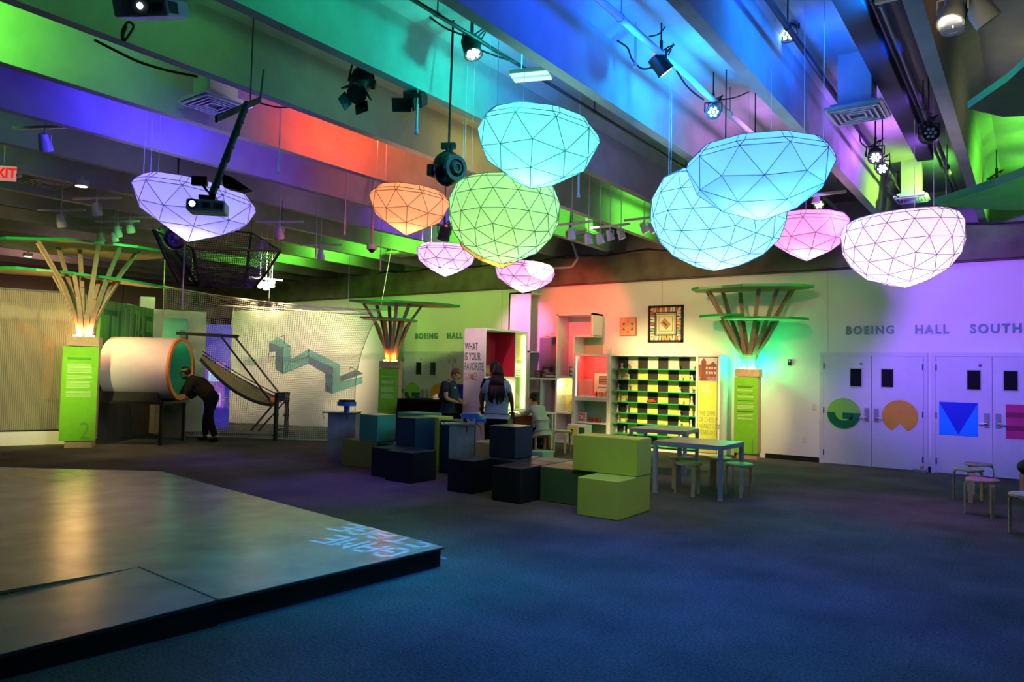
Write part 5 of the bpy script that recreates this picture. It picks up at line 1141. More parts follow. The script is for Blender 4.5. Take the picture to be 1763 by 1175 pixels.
m = MB(); m.bx(-9.37, -8.96, 15.40, 15.42, .74, 1.55); m.build('lit_back', m_lit, t); m = MB(); m.bx(-9.37, -8.95, 15.03, 15.4, 1.14, 1.147); m.bx(-9.37, -8.95, 15.03, 15.4, .9, .907); m.build('glass_shelf', m_acr, t); m = MB(); m.bx(-9.37, -8.95, FY+.01, FY+.015, .75, 1.55); m.build('glass_front', mat('case_glass', (.9,.9,.7), .05, .5, alpha=.08), t)
settle(t)
lamp('AREA', (-9.15, 15.1, 1.53), (1,.85,.4), 5, .35, (-9.15, 15.3, .8), sy=.1, name='case_light')
m_iv = mat('ivory_game_parts', (.8,.75,.55), .4); m_og = mat('amber_game_parts', (.65,.42,.1), .4)
for k, (dx, z, h, mm, lb) in enumerate(((.12, 1.15, .16, m_iv, 'ivory upright piece left on the upper glass shelf of the yellow case'), (.22, 1.15, .30, m_iv, 'tallest ivory piece on the upper glass shelf of the yellow case'), (.33, 1.15, .24, m_iv, 'ivory piece right on the upper glass shelf of the yellow case'), (.30, .91, .15, m_og, 'amber stacked blocks on the lower glass shelf of the yellow case'), (.18, .745, .05, m_iv, 'small ivory tray on the floor of the yellow case'))):
    m = MB(); m.bx(-.05, .05, -.03, .03, 0, .03)
    if h > .1:
        for q in range(3): m.bx(-.04+q*.03, -.03+q*.03, -.01, .01, .03, h*(.6+.2*q))
        m.bx(-.045, .045, -.012, .012, h*.5, h*.5+.02)
    o = m.build('game_piece', mm); o.location = (-9.38+dx, 15.2, z); tag(o, lb, 'game piece')
t = thing('boxed_game', 'blue and white boxed game on the ledge of the zigzag shelf', 'game box', (-9.10, 15.1, 1.592)); m = MB(); m.bx(0, .15, 0, .06, 0, .24); m.build('box', mat('slate_box', (.08,.2,.25), .5), t); m = MB(); m.box((.075, -.002, .17), (.10, .003, .06), M=Matrix.Rotation(.6, 4, 'Y')); m.box((.08, -.002, .07), (.09, .003, .05), M=Matrix.Rotation(-.5, 4, 'Y')); m.build('picture_print', m_white, t)
m = MB(); m.box((0, 0, .006), (.24, .18, .01), rz=.3); m.box((.05, 0, .017), (.2, .15, .01), rz=-.2); o = m.build('paper_stack', m_white); o.location = (-9.25, 15.2, 1.591); tag(o, 'loose papers on the ledge of the zigzag shelf', 'papers')
# middle bays between the tower and the zigzag shelf
t = thing('middle_shelf', 'white wall shelves between the pink tower and the zigzag shelf', 'shelf unit', (-10.2, FY, 1.5)); m = MB()
m.bx(-10.2, -9.42, FY, 15.485, 1.50, 1.54); m.bx(-9.82, -9.42, FY, 15.485, 2.55, 2.59); m.bx(-9.86, -9.82, FY, 15.485, .5, 1.50); m.build('shelf_board', m_white, t)
m = MB(); m.bx(-10.2, -9.42, 15.46, 15.485, .3, 1.5); m.bx(-10.2, -9.42, 15.46, 15.485, 1.54, 2.55); m.build('grey_back', mat('mauve_grey_back', (.24,.18,.21), .7), t); settle(t)
t = thing('pink_tower', 'tall narrow white tower glowing pink at the left end of the shelves', 'shelf unit', (-10.86, FY, 0)); m = MB()
m.bx(-10.86, -10.2, FY, FY+.03, 0, 3.68); m.bx(-10.86, -10.82, FY, 15.485, 0, 3.68); m.bx(-10.82, -10.2, FY, 15.485, 3.64, 3.68); m.bx(-10.82, -10.2, FY, 15.485, 2.16, 2.20); m.bx(-10.82, -10.2, FY+.03, 15.485, 0, .04); m.build('carcass', m_white, t); settle(t)
m = MB(); m.cyl((0, 0, 0), (0, 0, .07), .045, n=12); o = m.build('small_cup', m_white); o.location = (-9.65, 15.2, 2.591); tag(o, 'tiny white cup on the high shelf right of the pink tower', 'cup')
for k, (dx, w_, h_, c, c2, lb) in enumerate(((.04, .17, .18, (.06,.07,.15), (.45,.15,.03), 'dark blue and orange game box leaning at the left of the middle shelf'), (.25, .26, .27, (.03,.03,.03), (.25,.22,.12), 'large dark game box standing in the middle shelf'), )):
    t = thing('game_box', lb, 'game box', (-10.16+dx, 15.15, 1.541)); m = MB(); m.bx(0, w_, 0, .07, 0, h_); m.build('box', mat('box_card_%d' % k, c, .5), t, bevel=.003)
    m = MB(); m.bx(.02, w_-.02, -.003, 0, .03, h_*.4); m.sph((w_*.5, -.002, h_*.65), w_*.28, 12, sc=(1.2, .03, .5)); m.build('picture_print', mat('box_art_%d' % k, c2, .5, noise=.4, nscale=20), t)
for k, (c, lb) in enumerate((((.05,.04,.04), 'bottom game box of the stack on the middle shelf'), ((.5,.5,.52), 'second game box from the bottom of the stack on the middle shelf'), ((.08,.06,.10), 'third game box from the bottom of the stack on the middle shelf'), ((.35,.10,.2), 'topmost game box of the stack on the middle shelf'))):
    m = MB(); m.bx(0, .28-.02*k, 0, .25, 0, .034); o = m.build('game_box', mat('stack_card_%d' % k, c, .5), bevel=.003); o.location = (-9.74, 15.05, 1.541+.036*k); tag(o, lb, 'game box', 'stacked game boxes on the middle shelf')
# ---- box wall "WHAT IS YOUR FAVORITE GAME"
bx0, bx1, by0, by1 = -10.08, -9.5, 12.3, 13.88
t = thing('question_display', 'tall white display box asking for the favorite game, crimson inside', 'display case', (bx0, by0, .0)); m = MB(); th = .05
m.bx(bx0, bx1, by0, by0+.03, 0, 2.6); m.bx(bx0, bx1, by1-.03, by1, 0, 2.6); m.bx(bx0, bx1, by0+.03, by1-.03, 2.56, 2.6); m.bx(bx0, bx1, by0+.03, 13.45, 1.52, 1.56); m.bx(bx0, bx1, 13.42, 13.46, .8, 2.56); m.bx(bx0, bx1, by0+.03, by1-.03, .80, .84); m.bx(bx0, bx1, by0+.03, by1-.03, 0, .04); m.build('carcass', m_white, t)
m = MB(); m.bx(bx0, bx0+.02, 12.95, 13.42, 1.56, 2.56); m.bx(bx0+.02, bx1-.02, 13.40, 13.418, 1.565, 2.555); m.build('crimson_lining', m_crim, t)
m = MB(); m.bx(bx0+.02, bx0+.03, 12.33, 13.42, .84, 1.52); m.build('yellow_lit_back', m_lit, t)
m = MB(); m.bx(bx1-.12, bx1-.10, 13.46, 13.85, 1.95, 2.55); m.build('yellow_panel', m_lit, t)
m = MB(); m.bx(bx1-.12, bx1-.10, 13.46, 13.85, .84, 1.95); m.build('green_panel', m_lime, t)
m = MB(); rnd = random.Random(5)
for k in range(6): m.bx(bx1-.10, bx1-.097, 13.50, 13.72+.08*rnd.random(), 1.83-.055*k, 1.86-.055*k)
m.build('panel_lettering', m_signw, t)
m = MB()
for k in range(9): m.bx(bx1-.10, bx1-.097, 13.50+.005*k, 13.70, 2.0+.05*k, 2.01+.05*k)
m.build('building_print', m_og, t)
m = MB(); m.prism([(bx1-.098, 13.40, .90), (bx1-.098, 13.74, .90), (bx1-.098, 13.74, 1.1), (bx1-.098, 13.40, 1.38)], (.003, 0, 0)); m.build('house_print', m_crm2, t)
m = MB(); m.bx(bx1-.09, bx1-.07, 13.825, 13.845, .86, 2.5); m.build('led_strip', glow('yellow_led_strip', (1,.9,.45), 12), t)
for i, (s, mm) in enumerate((('WHAT', mat('slate_lettering', (.03,.06,.07), .5)), ('IS YOUR', mat('slate_green_lettering', (.03,.10,.09), .5)), ('FAVORITE', mat('green_lettering', (.06,.26,.14), .5)), ('GAME?', mat('pale_olive_lettering', (.45,.42,.22), .5)))):
    text(s, 'question_lettering', mm, (bx0+.02, by0-.001, 2.12-.215*i), .235, FACE_MY, t, .002, .50, bold=.003)
settle(t)
lamp('AREA', (-9.7, 12.9, 1.50), (1,.85,.4), 14, .9, (-9.9, 12.9, .9), sy=.2, name='case_light'); lamp('AREA', (-9.55, 13.8, 1.8), (1,.9,.45), 4, 1.2, (-9.62, 13.5, 1.8), sy=.03, name='case_light')
t = thing('boxed_game', 'dark boxed game with a picture standing in the crimson display', 'game box', (-9.75, 12.62, 1.561), pi/2); m = MB(); m.bx(0, .2, 0, .05, 0, .24); m.build('box', mat('navy_box', (.05,.05,.12), .5), t); m = MB(); m.bx(.03, .17, -.003, 0, .05, .19); m.build('picture_print', mat('russet_print', (.35,.12,.08), .5, noise=.4, nscale=25), t)
m = MB(); m.bx(-.12, .12, -.1, .1, 0, .06); o = m.build('flat_game_box', mat('dark_brown_card', (.05,.02,.02), .5)); o.location = (-9.72, 12.45, 1.561); tag(o, 'flat dark game box beside the standing boxed game', 'game box')
# counter
t = thing('game_counter', 'white games counter with coloured recessed panels running from the display', 'counter', (-9.55, 11.55, 0)); m = MB()
m.bx(-9.48, -8.62, 11.5, 13.75, .76, .80); m.bx(-9.50, -8.72, 11.55, 11.62, 0, .76); m.bx(-8.72, -8.66, 13.67, 13.73, 0, .76); m.bx(-9.1, -9.05, 11.6, 13.7, .0, .76); m.build('counter_top', m_white, t)
m = MB(); m.bx(-9.04, -9.0, 11.9, 12.5, 0, .75); m.build('green_panel', m_lime, t); m = MB(); m.bx(-9.04, -9.0, 12.75, 13.7, 0, .75); m.bx(-9.0, -8.75, 13.66, 13.70, 0, .75); m.build('crimson_panel', m_crim, t); settle(t)
rnd = random.Random(9)
for k, (x, y, lb) in enumerate(((-8.8, 12.35, 'red card under the seated girl’s hands on the counter'), (-8.85, 13.05, 'red card set at the right end of the counter'), (-9.0, 11.8, 'pale card sheet at the left end of the counter'), (-8.82, 13.35, 'last pink card at the right end of the counter'))):
    m = MB(); m.box((0, 0, .004), (.22, .16, .006), rz=.3*k); m.box((.03, .05, .011), (.12, .09, .006), rz=.9*k+.2); o = m.build('game_cards', mat('game_card_%d' % k, (.55,.08,.1) if k != 2 else (.7,.5,.4), .5)); o.location = (x, y, .801); tag(o, lb, 'cards')
t = thing('wood_game', 'little brown peg game standing on the counter by the lit case', 'game', (-9.3, 12.2, .801)); m = MB(); m.box((0, 0, .015), (.16, .12, .03)); m.build('base', m_pl2, t); m = MB()
for k in range(5): m.cyl((-.06+.03*k, 0, .03), (-.06+.03*k, 0, .09+.03*(k % 2)), .006, n=6)
m.build('pegs', m_pl, t)
# black draped table left of the counter
t = thing('draped_table', 'table covered by a black cloth behind the seating blocks', 'table', (-11.1, 12.2, 0)); m = MB()
pts = [(-.55, -.3), (.75, -.3), (.75, .5), (-.55, .5)]
bm = m.b; lo = [bm.verts.new((x*1.12, y*1.12, 0)) for x, y in pts]; hi = [bm.verts.new((x, y, 1.02)) for x, y in pts]; bm.faces.new(hi); bm.faces.new(lo[::-1])
for i in range(4): bm.faces.new((lo[i], lo[(i+1) % 4], hi[(i+1) % 4], hi[i]))
bmesh.ops.subdivide_edges(bm, edges=bm.edges[:], cuts=12, use_grid_fill=True)
for v in bm.verts:
    if v.co.z < 1.0: k = (1.02-v.co.z)*.035; v.co.x += k*sin(v.co.y*34+v.co.x*9); v.co.y += k*sin(v.co.x*30)
m.build('cloth', mat('black_cloth', (.004,.004,.004), .95, .05), t, smooth=True); m = MB(); m.bx(-.5, .7, -.25, .45, .99, 1.015); m.build('table_top', m_dark, t)
q = Vector((-10.85, 12.3, 1.021)); t = thing('tissue_box', 'small pale box on the black draped table', 'box', q); m = MB(); m.bx(-.05, .05, -.05, .05, 0, .09); m.build('box', m_white, t, bevel=.006); m = MB(); m.sph((0, 0, .1), .025, 8); m.build('tuft', m_print, t)
# bag under the counter stools
t = thing('backpack', 'dark backpack with pink pocket on the floor under the counter', 'bag', (-8.62, 13.05, 0)); m = MB(); m.sph((0, 0, .2), .2, 16, sc=(.8, .7, 1)); m.build('body', m_dk2, t, smooth=True); m = MB(); m.sph((.08, -.06, .38), .12, 12, sc=(1, .7, .9)); m.build('pocket', mat('pink_nylon', (.55,.2,.45), .6), t, smooth=True)
# pictures
t = thing('star_board', 'square orange star checkers board hung on the wall', 'game board', aty(1082, 563, 15.5)); m = MB(); m.bx(-.215, .215, -.025, 0, -.215, .215); m.build('board', mat('terracotta_frame', (.45,.13,.06), .5), t); m = MB(); m.bx(-.195, .195, -.028, -.025, -.195, .195); m.build('field', mat('tan_orange_field', (.62,.36,.18), .6, noise=.1), t)
mr, mg = MB(), MB()
for k in range(6):
    a = pi/2+k*pi/3; c = Vector((.125*cos(a), -.029, .125*sin(a))); tri = [c+Vector((.045*cos(a+q), 0, .045*sin(a+q))) for q in (0, 2.1, -2.1)]; (mr if k % 3 == 0 else mg).prism(tri, (0, -.003, 0))
mr.build('red_point', m_pink, t); mg.build('dark_point', mat('olive_brown_print', (.12,.09,.03), .5), t)
t = thing('framed_game_board', 'large black framed property game board with a tilted box at its centre', 'framed picture', aty(1147, 558, 15.5)); m = MB(); s = .42
for u, v, p_, q_ in ((-s, s, s-.045, s), (-s, s, -s, -s+.045), (-s, -s+.045, -s, s), (s-.045, s, -s, s)): m.bx(u, v, -.06, 0, p_, q_)
m.build('frame', m_black, t); m = MB(); m.bx(-s+.04, s-.04, -.02, 0, -s+.04, s-.04); m.build('backing', mat('teal_backing', (.03,.06,.06), .6), t)
rnd = random.Random(3); cols = [(.75,.55,.3), (.75,.68,.5), (.25,.4,.42), (.8,.35,.12), (.7,.7,.65), (.55,.15,.1)]
mbs = [MB() for _ in cols]
for k in range(11):
    for side in range(4):
        a = -.33+.066*k; M2 = Matrix.Rotation(side*pi/2, 4, 'Y') @ Matrix.Translation((a, -.028-.004*(k % 3), .325)) @ Matrix.Rotation(rnd.uniform(-.25, .25), 4, 'Y')
        mb = rnd.choice(mbs); q = bmesh.ops.create_cube(mb.b, size=1); bmesh.ops.transform(mb.b, matrix=M2 @ Matrix.Diagonal((.05, .004, .105, 1)), verts=q['verts'])
for i, mb in enumerate(mbs): mb.build('playing_card', mat('card_colour_%d' % i, cols[i], .5), t)
m = MB(); m.bx(-.24, .24, -.032, -.02, -.24, .24); m.build('board', mat('cream_board', (.72,.66,.42), .6), t); m = MB()
for u, v, p_, q_ in ((-.225, .225, .215, .225), (-.225, .225, -.225, -.215), (-.225, -.215, -.225, .225), (.215, .225, -.225, .225), (-.17, .17, .16, .168), (-.17, .17, -.168, -.16), (-.168, -.16, -.17, .17), (.16, .168, -.17, .17)): m.bx(u, v, -.035, -.032, p_, q_)
m.build('track_lines', m_pl, t); m = MB(); m.box((0, -.05, 0), (.19, .05, .15), M=Matrix.Rotation(.75, 4, 'Y')); m.build('centre_box', mat('tan_box', (.42,.25,.12), .5), t, bevel=.004)
m = MB(); m.box((0, -.078, 0), (.12, .004, .04), M=Matrix.Rotation(.75, 4, 'Y')); m.build('box_label', m_pl, t)
#PART7
# ================================================================== people
m_sk1 = mat('brown_skin', (.30,.15,.09), .5, .3); m_sk2 = mat('tan_skin', (.48,.26,.17), .5, .3); m_sk3 = mat('deep_brown_skin', (.10,.05,.035), .5, .3)
def skin(J, E, name, mm, parent, sub=2, grow=0):
    ks = list(J); me = bpy.data.meshes.new(name); me.from_pydata([J[k][0] for k in ks], [(ks.index(a), ks.index(b_)) for a, b_ in E], [])
    o = bpy.data.objects.new(name, me); COL.objects.link(o); md = o.modifiers.new('s', 'SKIN'); md.use_smooth_shade = True
    for i, k in enumerate(ks):
        r = J[k][1]; r = r if isinstance(r, tuple) else (r, r); me.skin_vertices[0].data[i].radius = (r[0]+grow, r[1]+grow); me.skin_vertices[0].data[i].use_root = (i == 0)
    sd = o.modifiers.new('d', 'SUBSURF'); sd.levels = sd.render_levels = sub
    bpy.context.view_layer.update(); dg = bpy.context.evaluated_depsgraph_get(); m2 = bpy.data.meshes.new_from_object(o.evaluated_get(dg)); bpy.data.objects.remove(o)
    m2.materials.clear(); m2.materials.append(mm); m2.name = name
    for p in m2.polygons: p.use_smooth = True
    n = bpy.data.objects.new(name, m2); COL.objects.link(n); n.parent = parent; return n
def join_into(o, mb):
    bmesh.ops.recalc_face_normals(mb.b, faces=mb.b.faces); bm = mb.b; tmp = bpy.data.meshes.new('tmp')
    for f in bm.faces: f.smooth = True
    bm.from_mesh(o.data); bm.to_mesh(o.data); bm.free()
def head_geo(mb, c, fwd, up, s=1):
    fwd = Vector(fwd).normalized(); up = Vector(up); up = (up-fwd*up.dot(fwd)).normalized(); rt = fwd.cross(up)
    R = Matrix((rt, fwd, up)).transposed().to_4x4(); c = Vector(c)
    mb.sph(c, .1*s, 20, sc=(.78, .95, 1.12), M=R); mb.sph(c+R @ Vector((0, .03, -.055))*s, .068*s, 16, sc=(.85, .95, .9), M=R)     # skull, jaw
    mb.sph(c+R @ Vector((0, .105, -.015))*s, .017*s, 10, sc=(.8, 1.2, 1.5), M=R)                                                     # nose
    for k in (-1, 1): mb.sph(c+R @ Vector((k*.08, .0, -.01))*s, .022*s, 10, sc=(.4, .8, 1.3), M=R); mb.sph(c+R @ Vector((k*.032, .085, .012))*s, .013*s, 8, M=R)
    mb.sph(c+R @ Vector((0, .09, -.052))*s, .020*s, 10, sc=(1.3, .6, .45), M=R)
    return R
def hand(mb, w, dr, side, curl=.5, s=1):
    dr = Vector(dr).normalized(); side = Vector(side); side = (side-dr*side.dot(dr)).normalized(); n = dr.cross(side)
    w = Vector(w); R = Matrix((side, dr, n)).transposed().to_4x4(); mb.sph(w+dr*.045*s, .045*s, 12, sc=(.9, 1.1, .45), M=R)
    for i, L in enumerate((.065, .075, .07, .055)):
        b0 = w+dr*.08*s+side*(.028-.019*i)*s; b1 = b0+(dr*cos(curl*.6)-n*sin(curl*.6))*L*.55*s; b2 = b1+(dr*cos(curl*1.4)-n*sin(curl*1.4))*L*.5*s
        mb.cyl(b0, b1, .0095*s, .0085*s, 8); mb.cyl(b1, b2, .0085*s, .007*s, 8); mb.sph(b1, .0086*s, 8); mb.sph(b2, .007*s, 8)
    b0 = w+dr*.02*s+side*.035*s; b1 = b0+(dr*.6+side*.7-n*.3).normalized()*.035*s; b2 = b1+(dr*.9+side*.2-n*.3).normalized()*.03*s
    mb.cyl(b0, b1, .012*s, .010*s, 8); mb.cyl(b1, b2, .010*s, .008*s, 8); mb.sph(b2, .008*s, 8)
def person(loc, rz, J, skinm, lb, shirt, shirt_m, trous, trous_m, headd, hands=(), s=1, shoe=m_black, shirt_g=.014, trous_g=.012):
    """J: joints in the person's frame, x right, y forward"""
    t = thing('person', lb, 'person', loc, rz); t.scale = (s, s, s)
    E = [('pel', 'bel'), ('bel', 'che'), ('che', 'nek'), ('nek', 'hdb'), ('che', 'shl'), ('shl', 'ell'), ('ell', 'wrl'), ('che', 'shr'), ('shr', 'elr'), ('elr', 'wrr'), ('pel', 'hil'), ('hil', 'knl'), ('knl', 'anl'), ('pel', 'hir'), ('hir', 'knr'), ('knr', 'anr')]
    b = skin({k: v for k, v in J.items()}, E, 'body', skinm, t)
    m = MB(); hc, fw, up = headd; head_geo(m, hc, fw, up)
    for (w_, dr, sd, cu) in hands: hand(m, J[w_][0], dr, sd, cu)
    join_into(b, m)
    b.data.materials.append(shirt_m); keep = [(Vector(hc), .17), (Vector(J['hdb'][0]), .07)]+[(Vector(J[w_][0]), .13) for w_ in ('wrl', 'wrr')]+[(Vector(J[a][0]), .12) for a in ('anl', 'anr')]
    if 'wrl' in shirt[0]:
        for p in b.data.polygons:
            if all((p.center-c).length > r for c, r in keep): p.material_index = 1
    def sub(keys, nm, mm, g, trim={}):
        JJ = {k: J[k] for k in keys}
        for k, (k2, f) in trim.items():
            a, c = Vector(J[k2][0]), Vector(J[k][0]); ra = J[k2][1]; rc = J[k][1]; ra = ra[0] if isinstance(ra, tuple) else ra; rc = rc[0] if isinstance(rc, tuple) else rc
            JJ[k] = (tuple(a+(c-a)*f), ra+(rc-ra)*f)
        EE = [e for e in E if e[0] in JJ and e[1] in JJ]
        pv, bv = Vector(J['pel'][0]), Vector(J['bel'][0]); ax_ = (bv-pv).normalized(); pr = J['pel'][1]
        bent = ax_.z < .92; hl = .02 if bent else (.05 if pv.z < .7 else .10)
        if nm == 'shirt':
            c1_, n1_ = Vector(J['che'][0]), Vector(J['nek'][0]); JJ['yoke'] = (tuple(c1_+(n1_-c1_)*.72), .085); EE.append(('che', 'yoke')); 
            if not bent: JJ['hem'] = (tuple(pv-ax_*hl), tuple(k*.98 for k in pr)); EE.append(('pel', 'hem'))
        elif not bent: JJ['wai'] = (tuple(pv+ax_*.12), tuple(k*.95 for k in pr)); EE.append(('pel', 'wai'))
        return skin(JJ, EE, nm, mm, t, 2, g)
    sub(shirt[0], 'shirt', shirt_m, shirt_g, shirt[1]); sub(trous[0], 'trousers', trous_m, trous_g, trous[1])
    for a in ('anl', 'anr'):
        p = Vector(J[a][0]); m = MB(); fwd = J.get('toe'+a[-1], ((0, 1, 0), 0)); 
        m.sph((p.x, p.y+.06, .045), .05, 14, sc=(.9, 2.6, .85)); m.sph((p.x, p.y-.0, .07), .045, 12, sc=(1, 1.2, 1.2))
        m.build('shoe', shoe, t, smooth=True)
    return t
def base_pose(): return dict(pel=((0, 0, .96), (.15, .11)), bel=((0, 0, 1.10), (.14, .105)), che=((0, 0, 1.32), (.16, .11)), nek=((0, .0, 1.47), .055), hdb=((0, .01, 1.56), .05),
    shl=((-.17, 0, 1.40), .06), ell=((-.24, .02, 1.12), .043), wrl=((-.22, .15, .93), .027), shr=((.17, 0, 1.40), .06), elr=((.24, .02, 1.12), .043), wrr=((.22, .15, .93), .027),
    hil=((-.09, 0, .90), .09), knl=((-.10, .03, .50), .062), anl=((-.10, 0, .09), .04), hir=((.09, 0, .90), .09), knr=((.10, .03, .50), .062), anr=((.10, 0, .09), .04))
TS = (['pel', 'bel', 'che', 'shl', 'ell', 'shr', 'elr'], dict(ell=('shl', .62), elr=('shr', .62))); TL = (['pel', 'bel', 'che', 'shl', 'ell', 'wrl', 'shr', 'elr', 'wrr'], dict(wrl=('ell', .93), wrr=('elr', .93)))
PT = (['pel', 'hil', 'knl', 'anl', 'hir', 'knr', 'anr'], dict(anl=('knl', .97), anr=('knr', .97)))
m_nav = mat('navy_polo_cloth', (.025,.035,.06), .8, .1, noise=.1); m_blkc = mat('black_trouser_cloth', (.008,.008,.009), .85, .1); m_blue = mat('faded_blue_tee', (.22,.32,.50), .8, .1, noise=.08); m_gry = mat('light_grey_sweat', (.50,.50,.49), .85, .1, noise=.1, bump=.3, bscale=14); m_hair = mat('black_hair', (.012,.009,.008), .55, .3); m_hairb = mat('dark_brown_hair', (.035,.018,.012), .55, .3); m_hairs = mat('short_russet_hair', (.14,.07,.04), .7, .2); m_olc = mat('dark_olive_jacket', (.018,.016,.012), .85, .1)
def hair_cap(t, c, fw, up, mm, s=1.0, nm='hair', back=-.012, dz=.018):
    fw = Vector(fw).normalized(); up = Vector(up); up = (up-fw*up.dot(fw)).normalized(); R = Matrix((fw.cross(up), fw, up)).transposed().to_4x4(); c = Vector(c)
    m = MB(); q = bmesh.ops.create_uvsphere(m.b, u_segments=22, v_segments=16, radius=.108*s)
    T = Matrix.Translation(c+R.to_3x3() @ Vector((0, back, dz))) @ R @ Matrix.Diagonal((.82, .98, 1.08, 1)); loc = [v for v in m.b.verts]
    bmesh.ops.delete(m.b, geom=[v for v in m.b.verts if v.co.z < -.03*s and v.co.y > .0 or v.co.z < -.085*s or (v.co.y > .065 and v.co.z < .035)], context='VERTS')
    bmesh.ops.transform(m.b, matrix=T, verts=m.b.verts); bmesh.ops.solidify(m.b, geom=m.b.faces[:], thickness=.012)
    return m.build(nm, mm, t, smooth=True), R
# 1 leaning visitor at the tube
J = base_pose(); J.update(pel=((0, -.05, .98), (.11, .11)), bel=((0, .08, 1.10), (.16, .15)), che=((0, .27, 1.28), (.19, .15)), nek=((0, .41, 1.40), .06), hdb=((0, .47, 1.45), .05), shl=((-.18, .30, 1.31), .075), ell=((-.24, .42, 1.06), .055), wrl=((-.18, .55, .92), .03), shr=((.18, .30, 1.31), .075), elr=((.24, .42, 1.06), .055), wrr=((.18, .55, .92), .03), hil=((-.09, -.07, .88), .105), hir=((.09, -.07, .88), .105), knl=((-.11, -.10, .48), .072), knr=((.11, .08, .50), .072), anl=((-.12, -.26, .09), .05), anr=((.13, .10, .09), .05))
feet = atz(350, 760, 0)
t = person((feet.x+.06, feet.y+.04, 0), radians(122), J, m_sk2, 'person in dark clothes bending to look into the big tube', TL, m_olc, PT, m_blkc, ((0, .55, 1.50), (0, 1, -.25), (0, .2, 1)), [('wrl', (0, .7, -.4), (1, 0, 0), .7), ('wrr', (0, .7, -.4), (-1, 0, 0), .7)], 1.0, shirt_g=.045, trous_g=.02)
m = MB(); m.sph((0, -.06, .96), .175, 18, sc=(1.05, .95, 1)); join_into([c for c in t.children if c.name.startswith('trousers')][0], m)
m = MB(); m.sph((0, .06, 1.11), .185, 20, sc=(1.08, .95, .95)); join_into([c for c in t.children if c.name.startswith('shirt')][0], m)
hair_cap(t, (0, .55, 1.50), (0, 1, -.25), (0, .2, 1), m_hairb)
m = MB(); m.lathe([(.1, -.01), (.105, .015), (.1, .03)], (0, .555, 1.54), 20, M=Matrix.Rotation(-.2, 4, 'X')); m.build('headband', mat('orange_headband', (.7,.25,.05), .6), t)
# 2 polo man behind the counter
J = base_pose(); J.update(nek=((0, .05, 1.46), .06), hdb=((0, .09, 1.54), .05), che=((0, .02, 1.31), (.18, .13)), bel=((0, 0, 1.10), (.16, .13)), wrl=((-.10, .30, 1.02), .03), ell=((-.26, .06, 1.10), .045), wrr=((.10, .28, 1.02), .03), elr=((.26, .06, 1.10), .045), shl=((-.19, 0, 1.40), .065), shr=((.19, 0, 1.40), .065))
q = atd(826, 700, 15.2)
t = person((-10.0, 11.72, 0), radians(-72), J, m_sk2, 'person in navy polo shirt with name badge looking down behind the counter', TS, m_nav, PT, m_blkc, ((0, .15, 1.61), (0, 1, -.7), (0, .5, 1)), [('wrl', (.8, .4, -.1), (0, 1, 0), .9), ('wrr', (-.8, .4, -.1), (0, 1, 0), .9)], .99, shirt_g=.034)
hair_cap(t, (0, .15, 1.61), (0, 1, -.7), (0, .5, 1), m_hairs, .99)
m = MB(); m.box((.08, .175, 1.33), (.07, .008, .04), rz=-.1); m.build('name_badge', m_white, t); m = MB(); m.lathe([(.065, 0), (.085, -.015), (.07, .03), (.06, .03)], (0, .04, 1.455), 18, M=Matrix.Rotation(-.3, 4, 'X')); m.build('collar', m_nav, t)
# 3 woman with long braids
J = base_pose(); J.update(wrl=((-.30, .20, .90), .028), ell=((-.28, .05, 1.12), .045), elr=((.26, .0, 1.12), .045), wrr=((.26, .12, .92), .028), bel=((0, 0, 1.12), (.17, .13)), pel=((0, -.02, .97), (.18, .14)), che=((0, .02, 1.31), (.18, .13)), hil=((-.10, 0, .90), .11), hir=((.10, 0, .90), .11), nek=((0, .05, 1.47), .055), hdb=((0, .07, 1.54), .05))
t = person((-8.0, 10.75, 0), radians(28), J, m_sk3, 'person with long braids in a faded blue T-shirt standing at the counter', TS, m_blue, PT, m_blkc, ((-.01, .10, 1.61), (-.2, 1, -.35), (0, .2, 1)), [('wrl', (0, .7, -.6), (1, 0, 0), .6), ('wrr', (0, .5, -.8), (-1, 0, 0), .6)], 1.03, shirt_g=.036, trous_g=.02)
hair_cap(t, (-.01, .10, 1.61), (-.2, 1, -.35), (0, .2, 1), m_hair, 1.06, back=-.02)
m = MB(); rnd = random.Random(1)
for k in range(34):
    a = -1.25+2.5*k/33; x = .085*sin(a)*1.0; y = .08-.085*cos(a); e = Vector((x*1.9+rnd.uniform(-.02, .02)+.02, -.165-.03*cos(a)+rnd.uniform(-.01, .01), 1.02+rnd.uniform(0, .14)+.09*abs(sin(a))))
    m.tube([Vector((x*.9, y-.01, 1.68)), Vector((x*1.25, y-.06, 1.56)), Vector((x*1.6, -.13, 1.38)), e], .0105, 6)
m.build('braids', m_hair, t, smooth=True)
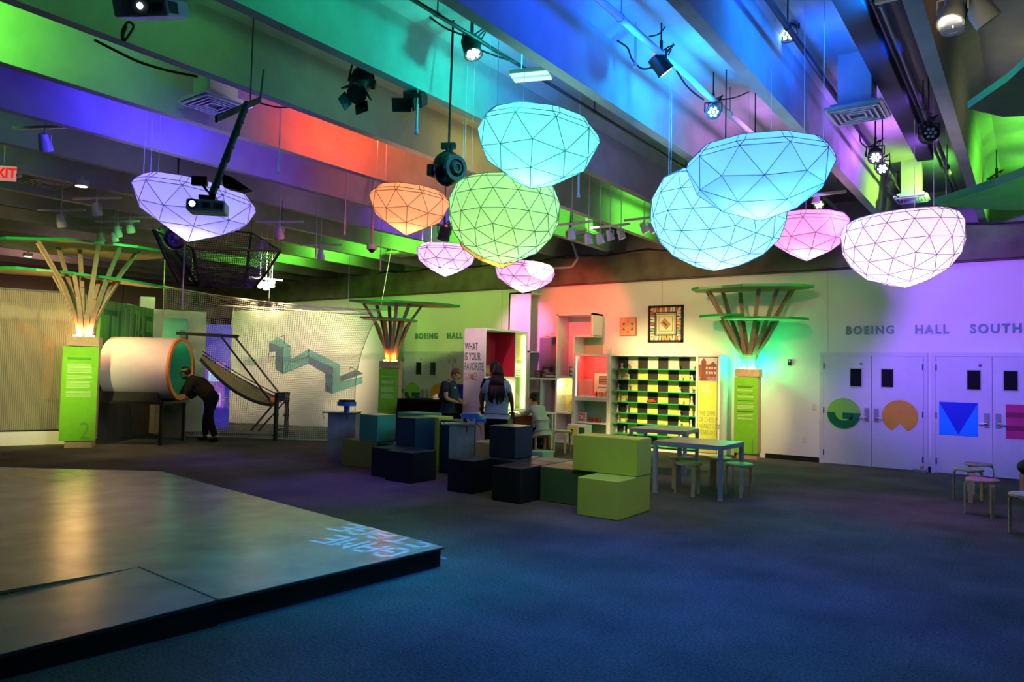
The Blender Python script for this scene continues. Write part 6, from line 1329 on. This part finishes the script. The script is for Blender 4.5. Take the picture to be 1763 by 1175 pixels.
# 4 seated girl
J = base_pose(); J.update(pel=((0, -.02, .53), (.15, .12)), bel=((0, .02, .67), (.125, .10)), che=((0, .12, .86), (.14, .10)), nek=((0, .19, .99), .045), hdb=((0, .23, 1.06), .045), shl=((-.14, .14, .93), .052), ell=((-.18, .32, .80), .038), wrl=((-.10, .52, .835), .025), shr=((.14, .14, .93), .052), elr=((.19, .30, .79), .038), wrr=((.12, .50, .835), .025),
    hil=((-.09, .02, .52), .085), knl=((-.11, .38, .50), .058), anl=((-.11, .28, .16), .038), hir=((.09, .02, .52), .085), knr=((.11, .38, .50), .058), anr=((.11, .12, .18), .038))
t = person((-8.18, 12.5, 0), radians(72), J, m_sk2, 'seated child in light grey top with hair bun leaning on the counter', TL, m_gry, PT, m_blkc, ((0, .26, 1.13), (-.1, 1, -.25), (0, .1, 1)), [('wrl', (.3, .8, -.1), (1, 0, 0), .4), ('wrr', (-.3, .8, -.1), (-1, 0, 0), .4)], 1.0, shirt_g=.022)
for c in t.children:
    if c.name.startswith('shoe'): c.location.z = .1
hair_cap(t, (0, .26, 1.13), (-.1, 1, -.25), (0, .1, 1), m_hairb, 1.04)
m = MB(); m.sph((0, .17, 1.22), .06, 14, sc=(1.1, 1, .9)); m.sph((.03, .15, 1.24), .035, 10); m.build('hair_bun', m_hairb, t, smooth=True)
m = MB()
for k in (-1, 1): m.ring(.026, .021, -.002, .002, 16, M=Matrix.Translation((k*.035-.012, .365, 1.12)) @ Matrix.Rotation(pi/2-.2, 4, 'X'))
m.bar((-.09, .26, 1.13), (-.07, .36, 1.125), .004, .004); m.bar((.065, .26, 1.13), (.05, .36, 1.125), .004, .004); m.build('glasses', m_dark, t)
# 5 visitor hidden behind
J = base_pose()
t = person((-8.42, 11.22, 0), radians(40), J, m_sk3, 'person mostly hidden behind the braided visitor, only dark hair showing', TS, m_blkc, PT, m_blkc, ((0, .02, 1.63), (0, 1, -.1), (0, 0, 1)), [('wrl', (0, .6, -.6), (1, 0, 0), .5), ('wrr', (0, .6, -.6), (-1, 0, 0), .5)], 1.06)
hair_cap(t, (0, .02, 1.63), (0, 1, -.1), (0, 0, 1), m_hair, 1.12)
